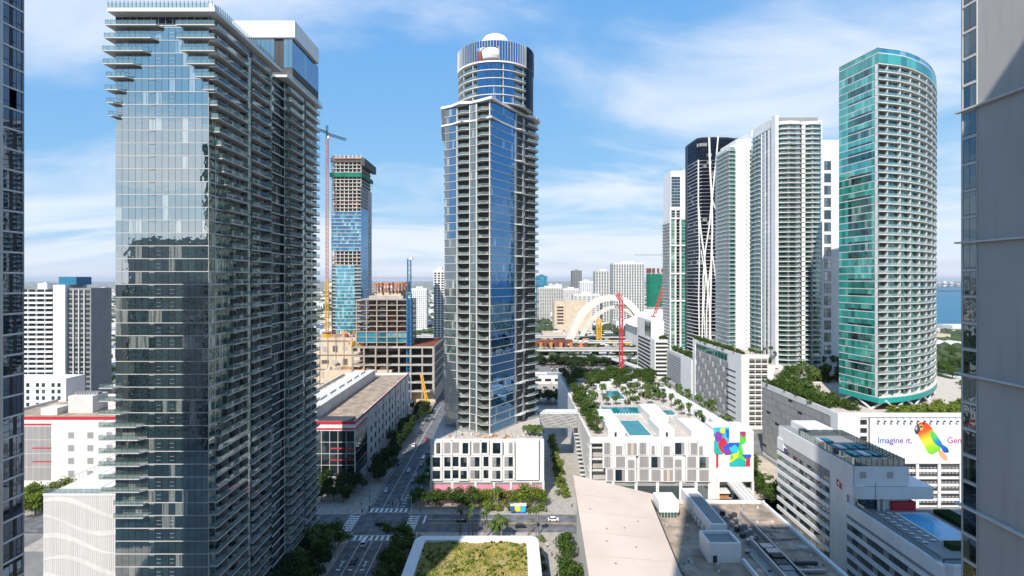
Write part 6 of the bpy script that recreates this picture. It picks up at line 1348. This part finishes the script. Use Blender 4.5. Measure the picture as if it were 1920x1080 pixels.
while cnt < 285:
    y = 560 / (1 - r.random() * .86); u = r.uniform(-.96, .34); x = u * y
    if -.745 < u < -.40 and y < 900: continue
    if -240 < x < 320 and y < 960: continue
    w, d, h = r.uniform(14, 46) * (1 + y / 4000), r.uniform(14, 34) * (1 + y / 4000), r.choice([5, 6, 7, 8, 9, 11, 14, 18, 24])
    if any(abs(x - a) < (w + c) / 2 and abs(y - b_) < (d + e) / 2 for a, b_, c, e in occ): continue
    occ.append((x, y, w, d)); cnt += 1
    o = link('low_building', r.choice(LB), None, (x, y, -.3)); o.scale = (w, d, h)
    tag(o, 'small flat-roofed building scattered among the trees beyond downtown', 'building', 'low buildings beyond downtown')
for i, (u, y, w, d, h, lab) in enumerate(((-.80, 560, 70, 40, 14, 'long white warehouse beyond the banded slab'), (-.77, 900, 110, 50, 16, 'wide white depot in the distance beyond the banded slab'), (-.81, 430, 40, 30, 10, 'low pale building tucked behind the banded slab'), (.06, 520, 60, 20, 8, 'low beige shed across the lane from the car park'), (-.36, 640, 40, 60, 18, 'white block behind the yellow crane foot'), (-.33, 800, 60, 40, 24, 'grey-white hall behind the unfinished tower'), (-.17, 620, 40, 26, 10, 'low white hall beside the blue crane'), (.09, 900, 60, 30, 12, 'flat white hall left of the arches'))):
    o = link('low_building', LB[i % 5], None, (u * y, y, -.3)); o.scale = (w, d, h); tag(o, lab, 'building')
b = MB(); r2 = random.Random(77)
for _ in range(2600):
    y = 900 / (1 - r2.random() * .84); x = r2.uniform(-1.0, .36) * y
    if -300 < x < 330 and y < 1250: continue
    w, d, h = r2.uniform(6, 18) * (1 + y / 3500), r2.uniform(6, 14) * (1 + y / 3500), r2.uniform(3, 8); b.box(x - w, x + w, y - d, y + d, -.4, h, r2.choice(['roofwhite', 'roofgrey', 'rooftan', 'roofwhite', 'white']))
tag(b.build('distant_rooftops', None), 'pale flat rooftops massed through the far suburbs', 'rooftops', kind='stuff')
# skyline blocks at the horizon, islands over the bay
for i in range(26):
    y = r.uniform(3500, 7500); u = r.choice([r.uniform(-.95, -.72), r.uniform(-.36, -.15), r.uniform(.02, .30)]); o = link('far_block', LB[i % 5], None, (u * y, y, -.3)); o.scale = (r.uniform(30, 70), 40, r.uniform(30, 75)); tag(o, 'hazy block standing up from the far horizon', 'building', 'blocks on the far horizon')
isl = MB()
for x0, x1, y, h in ((3500, 6400, 4600, 5), (5600, 9400, 7600, 8)):
    n = 40
    for i in range(n): xx = x0 + (x1 - x0) * i / n; isl.box(xx, xx + (x1 - x0) / n, y, y + 180 + 60 * math.sin(i), -1, h * (.6 + .5 * r.random()))
tag(isl.build('islands', 'farleaf'), kind='structure')
for i in range(16):
    y = 7600; x = 5800 + i * 90 + r.uniform(-30, 30); o = link('island_tower', LB[i % 5], None, (x, y + 90, 2)); o.scale = (40, 40, r.uniform(20, 80)); tag(o, 'pale tower on the island across the bay', 'tower', 'towers across the bay')
cw = MB().box(900, 1500, 1090, 1130, -1, 6); tag(cw.build('causeway', 'lightslab'), 'pale causeway along the shore beyond the park', 'causeway')
for i in range(9):
    o = link('quay_shed', LB[(i * 2) % 5], None, (640 + i * 40, 800 + (i % 3) * 70, 0)); o.scale = (46, 30, 8 + 4 * (i % 3)); tag(o, 'low shed on the quay beyond the park trees', 'building', 'sheds on the quay')

# ---------------------------------------------------------------- cars
def carmesh(L=4.5, Wd=1.85, H=1.45, van=False):
    b = MB(); h = L / 2
    prof = [(-h, .35), (-h + .05, .75), (-h + .9, .95), (h - .6, .95), (h, .72), (h, .35)] if not van else [(-h, .35), (-h, 1.1), (-h + .7, 1.25), (h, 1.25), (h, .35)]
    w = Wd / 2; vs = [(-w, x, z) for x, z in prof] + [(w, x, z) for x, z in prof]; n = len(prof)
    b.add(vs, [tuple(range(n)), tuple(range(2 * n - 1, n - 1, -1))] + [(i, n + i, n + (i + 1) % n, (i + 1) % n) for i in range(n)]); return b
def make_car(name, label, cat, col, van=False, L=4.5, H=1.45):
    mn = 'carpaint_' + col[0]
    if mn not in MATS: s = NT(mn); s.out(s.pbr(col[1], .25, .6, 0))
    t = thing(name, label, cat); carmesh(L, 1.85, H, van).build('body', mn, t, (0, 0, 0)); h = L / 2; w = .8
    z0 = .95 if not van else 1.25; H = H if not van else 2.1
    a0, a1 = (-h + .95, h - .55) if not van else (-h + .5, h - .05); i0, i1 = (.55, .45) if not van else (.35, .05)
    g = MB().add([(-.86, a0, z0), (.86, a0, z0), (.86, a1, z0), (-.86, a1, z0), (-.7, a0 + i0, H - .06), (.7, a0 + i0, H - .06), (.7, a1 - i1, H - .06), (-.7, a1 - i1, H - .06)], [(0, 1, 5, 4), (1, 2, 6, 5), (2, 3, 7, 6), (3, 0, 4, 7)]); g.build('windows', 'glass_dark', t, (0, 0, 0))
    MB().box(-.72, .72, a0 + i0 - .03, a1 - i1 + .03, H - .06, H).build('roof', mn, t, (0, 0, 0))
    for sx in (-1, 1):
        for yy in (-h + .85, h - .85): MB().bar((sx * .95, yy, .33), (sx * .68, yy, .33), .33, n=12).build('wheel', 'tire', t, (0, 0, 0))
        MB().box(sx * .62 - .16, sx * .62 + .16, -h - .02, -h + .08, .6, .75).build('headlight', 'whiteclean', t, (0, 0, 0)); MB().box(sx * .64 - .14, sx * .64 + .14, h - .05, h + .02, .62, .76).build('tail_light', 'red', t, (0, 0, 0))
    return t
COL = {'white': (.75, .75, .74), 'black': (.015, .016, .018), 'silver': (.42, .43, .44), 'navy': (.02, .03, .07), 'red': (.35, .02, .02), 'cyan': (.35, .5, .55), 'grey': (.12, .12, .13)}
def car(col, x, y, rz, label, van=False, L=4.5, name='parked_car', cat='car'):
    t = make_car(name, label, cat, (col, COL[col]), van, L); t.location = (x, y, .0); t.rotation_euler = (0, 0, rz); return t
car('white', -55.2, 199.5, 3.14, 'white van stopped at the crossing below the pavilion trees', True, 5.2, 'van', 'van')
car('navy', -55.4, 187, 3.14, 'dark car driving behind the white van')
car('cyan', -53.2, 276, 0, 'pale blue car driving alone up the main street')
car('black', -48.4, 262, 0, 'black car parked first at the kerb past the bike lane'); car('grey', -48.4, 269, 0, 'dark grey car parked second at the kerb past the bike lane')
car('black', -48.2, 284, 0, 'black car just behind the white truck'); car('white', -48.6, 292, 0, 'white box truck with a red tail on the main street', True, 6.5, 'box_truck', 'truck')
car('black', -53, 215.5, 1.57, 'black car crossing the intersection'); car('black', -20.5, 218.8, 1.57, 'dark car on the cross street behind the stop line'); car('black', 3.5, 213.5, 1.57, 'dark car below the palms on the cross street')
car('red', -70.5, 176, 1.2, 'red car half hidden under the palms'); car('red', -73.5, 178, 1.2, 'red car parked deepest beneath the trees by the balcony tower')
car('white', -128, 178, .3, 'white car parked in the yard beside the wavy garage'); car('grey', -131, 184, .3, 'grey car parked behind the white one in the yard'); car('black', -135, 190, .3, 'black car farthest back in the yard by the wavy garage'); car('silver', -134, 172, .3, 'silver car nearest in the yard by the wavy garage')
for x_, y_, c_, l_ in ((-58.8, 250, 'silver', 'silver car heading down the shaded main street'), (-58.6, 318, 'white', 'white car farther up the main street, oncoming lane'), (-58.9, 345, 'black', 'black car far up the main street, oncoming lane'), (-53, 330, 'red', 'red car far up the main street, middle lane'), (-59.2, 168, 'silver', 'silver car low on the main street below the crossing'), (-51, 172, 'grey', 'grey car low on the main street by the pavilion trees')): car(c_, x_, y_, 0, l_)
car('silver', -92, 213, 1.57, 'silver car leaving the crossing behind the balcony tower'); car('white', 17, 219.5, 1.57, 'white car on the cross street near the plaza')
for i in range(5): car(('grey', 'black', 'silver', 'white', 'black')[i], -47.6, 305 + i * 8, 0, 'car parked in the shaded kerb line farther up the street')['group'] = 'cars parked up the street'
# the small cars of the far lot: one mesh each
far = []
for c, m in (('white', 'whiteclean'), ('black', 'dark'), ('silver', 'steel'), ('grey', 'midgrey'), ('red', 'red')):
    b = MB(); k = carmesh(); b.add(k.v, k.f, m); b.add([(-.84, -1.3, .95), (.84, -1.3, .95), (.84, 1.7, .95), (-.84, 1.7, .95), (-.7, -.75, 1.42), (.7, -.75, 1.42), (.7, 1.25, 1.42), (-.7, 1.25, 1.42)], [(0, 1, 5, 4), (1, 2, 6, 5), (2, 3, 7, 6), (3, 0, 4, 7), (4, 5, 6, 7)], 'dark'); far.append(b.mesh('parked_car'))
sheet('car_park', rect(14, 130, 428, 625), -.2, 'asphaltlight')
sheet('building_site_sand', rect(-62, -34, 385, 470), -.1, 'sand'); sheet('site_ground', rect(-175, -62, 392, 500), -.2, 'sand'); sheet('bright_lot', rect(18, 58, 432, 560), -.15, 'sidewalk'); sheet('roadside_lot', rect(100, 230, 640, 690), -.2, 'sidewalk')
for jy in range(4):
    for i in range(19):
        if r.random() < .12: continue
        o = link('parked_car', r.choice(far), None, (44 + i * 3.1, 570 + jy * 11, 0), 3.14 * (jy % 2)); tag(o, 'small car in the rows of the car park before the arches', 'car', 'cars in the far car park')
for i in range(16):
    o = link('parked_car', r.choice(far), None, (22 + (i % 4) * 8 + r.uniform(-1, 1), 440 + (i // 4) * 24, 0), 1.57 * (i % 2)); tag(o, 'car on the pale lot beyond the footbridge', 'car', 'cars on the pale lot')
for i in range(26):
    o = link('parked_car', r.choice(far), None, (r.uniform(100, 200), r.choice([648, 655, 668, 676]), 0), 1.57); tag(o, 'tiny vehicle on the road below the arches', 'car', 'vehicles below the arches')
# ---------------------------------------------------------------- street furniture
def lamp(x, y, rz, label, h=9, group=None):
    t = thing('street_lamp', label, 'street lamp', (x, y, SW), rz, group); MB().bar((0, 0, 0), (0, 0, h), .11, n=8, r2=.07).build('pole', 'darkmetal', t, (0, 0, 0)); MB().bar((0, 0, h - .1), (1.8, 0, h + .25), .05, n=6).build('arm', 'darkmetal', t, (0, 0, 0)); MB().box(1.5, 2.3, -.16, .16, h + .18, h + .32).build('lamp_head', 'midgrey', t, (0, 0, 0)); return t
for x, y, rz in ((-43.2, 229, 3.14), (-43, 250, 3.14), (-43, 275, 3.14), (-63, 236, 0), (-63, 260, 0), (-63, 290, 0), (-20, 208.2, 1.57), (10.5, 208, 1.57), (-63, 190, 0), (-43.4, 200, 3.14)): lamp(x, y, rz, 'dark street lamp standing on the pavement of the two streets', group='street lamps')
def signal(x, y, rz, L, label):
    t = thing('traffic_signal', label, 'traffic signal', (x, y, SW), rz); MB().bar((0, 0, 0), (0, 0, 7), .16, n=8, r2=.12).build('pole', 'lightslab', t, (0, 0, 0)); MB().bar((0, 0, 6.6), (L, 0, 7.2), .10, n=6, r2=.06).build('mast_arm', 'lightslab', t, (0, 0, 0))
    for k in (.55, .9): MB().box(L * k - .2, L * k + .2, -.2, .2, 6.0, 7.3).build('signal_head', 'blackwall', t, (0, 0, 0))
signal(-63.2, 208, 1.0, 11, 'pale traffic signal arm reaching over the crossing by the balcony tower'); signal(-42.8, 226.5, 3.9, 10, 'traffic signal arm at the corner of the pink podium')
for i, (x, y) in enumerate(((20.6, 173), (21.0, 167), (20.8, 151), (19.9, 147))):
    t = thing('parasol', 'blue square parasol at the beige roof edge', 'parasol', (x, y, SW), .4, 'blue parasols by the beige roof'); MB().bar((0, 0, 0), (0, 0, 3), .06, n=6).build('pole', 'steel', t, (0, 0, 0)); MB().add([(-1.6, -1.6, 2.6), (1.6, -1.6, 2.6), (1.6, 1.6, 2.6), (-1.6, 1.6, 2.6), (0, 0, 3.3)], [(0, 1, 4), (1, 2, 4), (2, 3, 4), (3, 0, 4), (3, 2, 1, 0)]).build('canopy', 'fabricblue', t, (0, 0, 0))
t = thing('painted_kiosk', 'small kiosk painted blue and yellow by the kerb below the pink podium', 'kiosk', (3.6, 227, SW)); MB().box(-.6, 6, 226, 228.6, SW, 3.2).build('body', 'mblue', t); MB().box(1.2, 3.6, 225.9, 228, 1.0, 3.3).build('painted_panel', 'myellow', t); MB().box(3.8, 5.8, 225.92, 228.2, .8, 3.25).build('painted_panel', 'mcyan', t); MB().box(-.8, 6.2, 225.8, 228.8, 3.2, 3.4).build('roof', 'lightslab', t)
t = thing('warning_sign', 'yellow diamond sign beside the cross street', 'sign', (27, 208, SW)); MB().bar((27, 208, SW), (27, 208, 2.8), .05, n=6).build('post', 'steel', t); MB().add([(27, 207.9, 2.2), (27.7, 207.9, 2.9), (27, 207.9, 3.6), (26.3, 207.9, 2.9), (27, 207.95, 2.2), (27.7, 207.95, 2.9), (27, 207.95, 3.6), (26.3, 207.95, 2.9)], [(0, 1, 2, 3), (7, 6, 5, 4), (0, 4, 5, 1), (1, 5, 6, 2), (2, 6, 7, 3), (3, 7, 4, 0)]).build('plate', 'yellow', t)
# ---------------------------------------------------------------- people on the pavements: one continuous body each
for nm, c in (('skin', (.42, .26, .18)), ('hairdark', (.03, .02, .015)), ('trousers', (.04, .05, .08)), ('topwhite', (.70, .70, .68)), ('topred', (.45, .05, .05)), ('topblue', (.05, .12, .35)), ('topblack', (.03, .03, .035))): mat(nm, c, .8, streak=0, isl=0)
def person_mesh(top, st):
    J = [((0, 0, .95), .15), ((0, 0, 1.2), .16), ((0, 0, 1.42), .17), ((0, 0, 1.52), .065), ((0, .02, 1.66), .105), ((0, .01, 1.76), .07)]
    E = [(0, 1), (1, 2), (2, 3), (3, 4), (4, 5)]
    for sx, f in ((-1, st), (1, -st)):
        n = len(J); J += [((sx * .1, 0, .9), .105), ((sx * .11, f * .16 + .03, .5), .07), ((sx * .11, f * .3 - .04, .08), .045), ((sx * .11, f * .3 + .12, .04), .04)]; E += [(0, n), (n, n + 1), (n + 1, n + 2), (n + 2, n + 3)]
        n = len(J); J += [((sx * .2, 0, 1.4), .07), ((sx * .26, -f * .1, 1.14), .05), ((sx * .25, -f * .2 + .06, .92), .038), ((sx * .24, -f * .2 + .1, .80), .034)]; E += [(2, n), (n, n + 1), (n + 1, n + 2), (n + 2, n + 3)]
    me = bpy.data.meshes.new('person_skeleton'); me.from_pydata([j[0] for j in J], E, []); o = bpy.data.objects.new('tmp', me); C.objects.link(o)
    o.modifiers.new('skin', 'SKIN'); me.update(); sl = me.skin_vertices[0].data
    for i, j in enumerate(J): sl[i].radius = (j[1], j[1] * (.75 if i in (0, 1, 2) else 1)); sl[i].use_root = i == 0
    sb = o.modifiers.new('sub', 'SUBSURF'); sb.levels = 1; sb.render_levels = 1
    dg = bpy.context.evaluated_depsgraph_get(); r_ = bpy.data.meshes.new_from_object(o.evaluated_get(dg)); bpy.data.objects.remove(o)
    for m in ('trousers', top, 'skin', 'hairdark'): r_.materials.append(MATS[m])
    for p in r_.polygons:
        c = p.center; p.material_index = 3 if c.z > 1.70 or (c.z > 1.6 and c.y < -.03) else (2 if c.z > 1.47 or (abs(c.x) > .2 and c.z < 1.16) else (1 if c.z > .93 else 0))
    return r_
PM = {t: person_mesh(t, s_) for t, s_ in (('topwhite', .6), ('topred', .3), ('topblue', .7), ('topblack', .5))}
for x, y, rz, t, lb in ((-41, 213, 1.6, 'topwhite', 'person in a white top on the crosswalk nearest the pink podium'), (-40.2, 219, -1.5, 'topblack', 'person in black walking the crosswalk by the stop line'), (-39, 227.5, .4, 'topred', 'person in a red top at the podium street corner'), (-63.5, 229, 2.0, 'topblue', 'person in a blue top waiting at the storage side of the crossing'), (-65.8, 233, .2, 'topblack', 'person in black beside the dark street trees'), (-51, 229.3, 1.57, 'topblue', 'person in a blue top crossing the main street'), (13, 197, .3, 'topwhite', 'person in a white top on the speckled plaza'), (14.2, 191, 3.0, 'topred', 'person in a red top walking down the plaza'), (26, 232, .1, 'topblack', 'person in black at the mouth of the lane between podiums'), (29, 238, 3.1, 'topwhite', 'person in a white top below the long open stair'), (-66, 204, 1.2, 'topwhite', 'person in a white top below the balcony tower'), (8, 228, 1.57, 'topblue', 'person in a blue top beside the painted kiosk')):
    z_ = .004 if ('cross' in lb and 'crossing' not in lb) or 'crossing the' in lb else SW
    tag(link('person', PM[t], None, (x, y, z_), rz), lb, 'person')
flush()
# ---------------------------------------------------------------- the air: thin even haze round everything
HAZE = 3e-5
s = NT('haze'); pv = s.n('ShaderNodeVolumePrincipled'); pv.inputs['Color'].default_value = (.80, .88, 1, 1); pv.inputs['Density'].default_value = HAZE; pv.inputs['Anisotropy'].default_value = .2
ho = s.n('ShaderNodeOutputMaterial'); s.l(pv.outputs[0], ho.inputs['Volume'])
tag(MB().box(-43500, 43500, -3000, 43500, -2.5, 246).build('haze', 'haze'), kind='stuff')
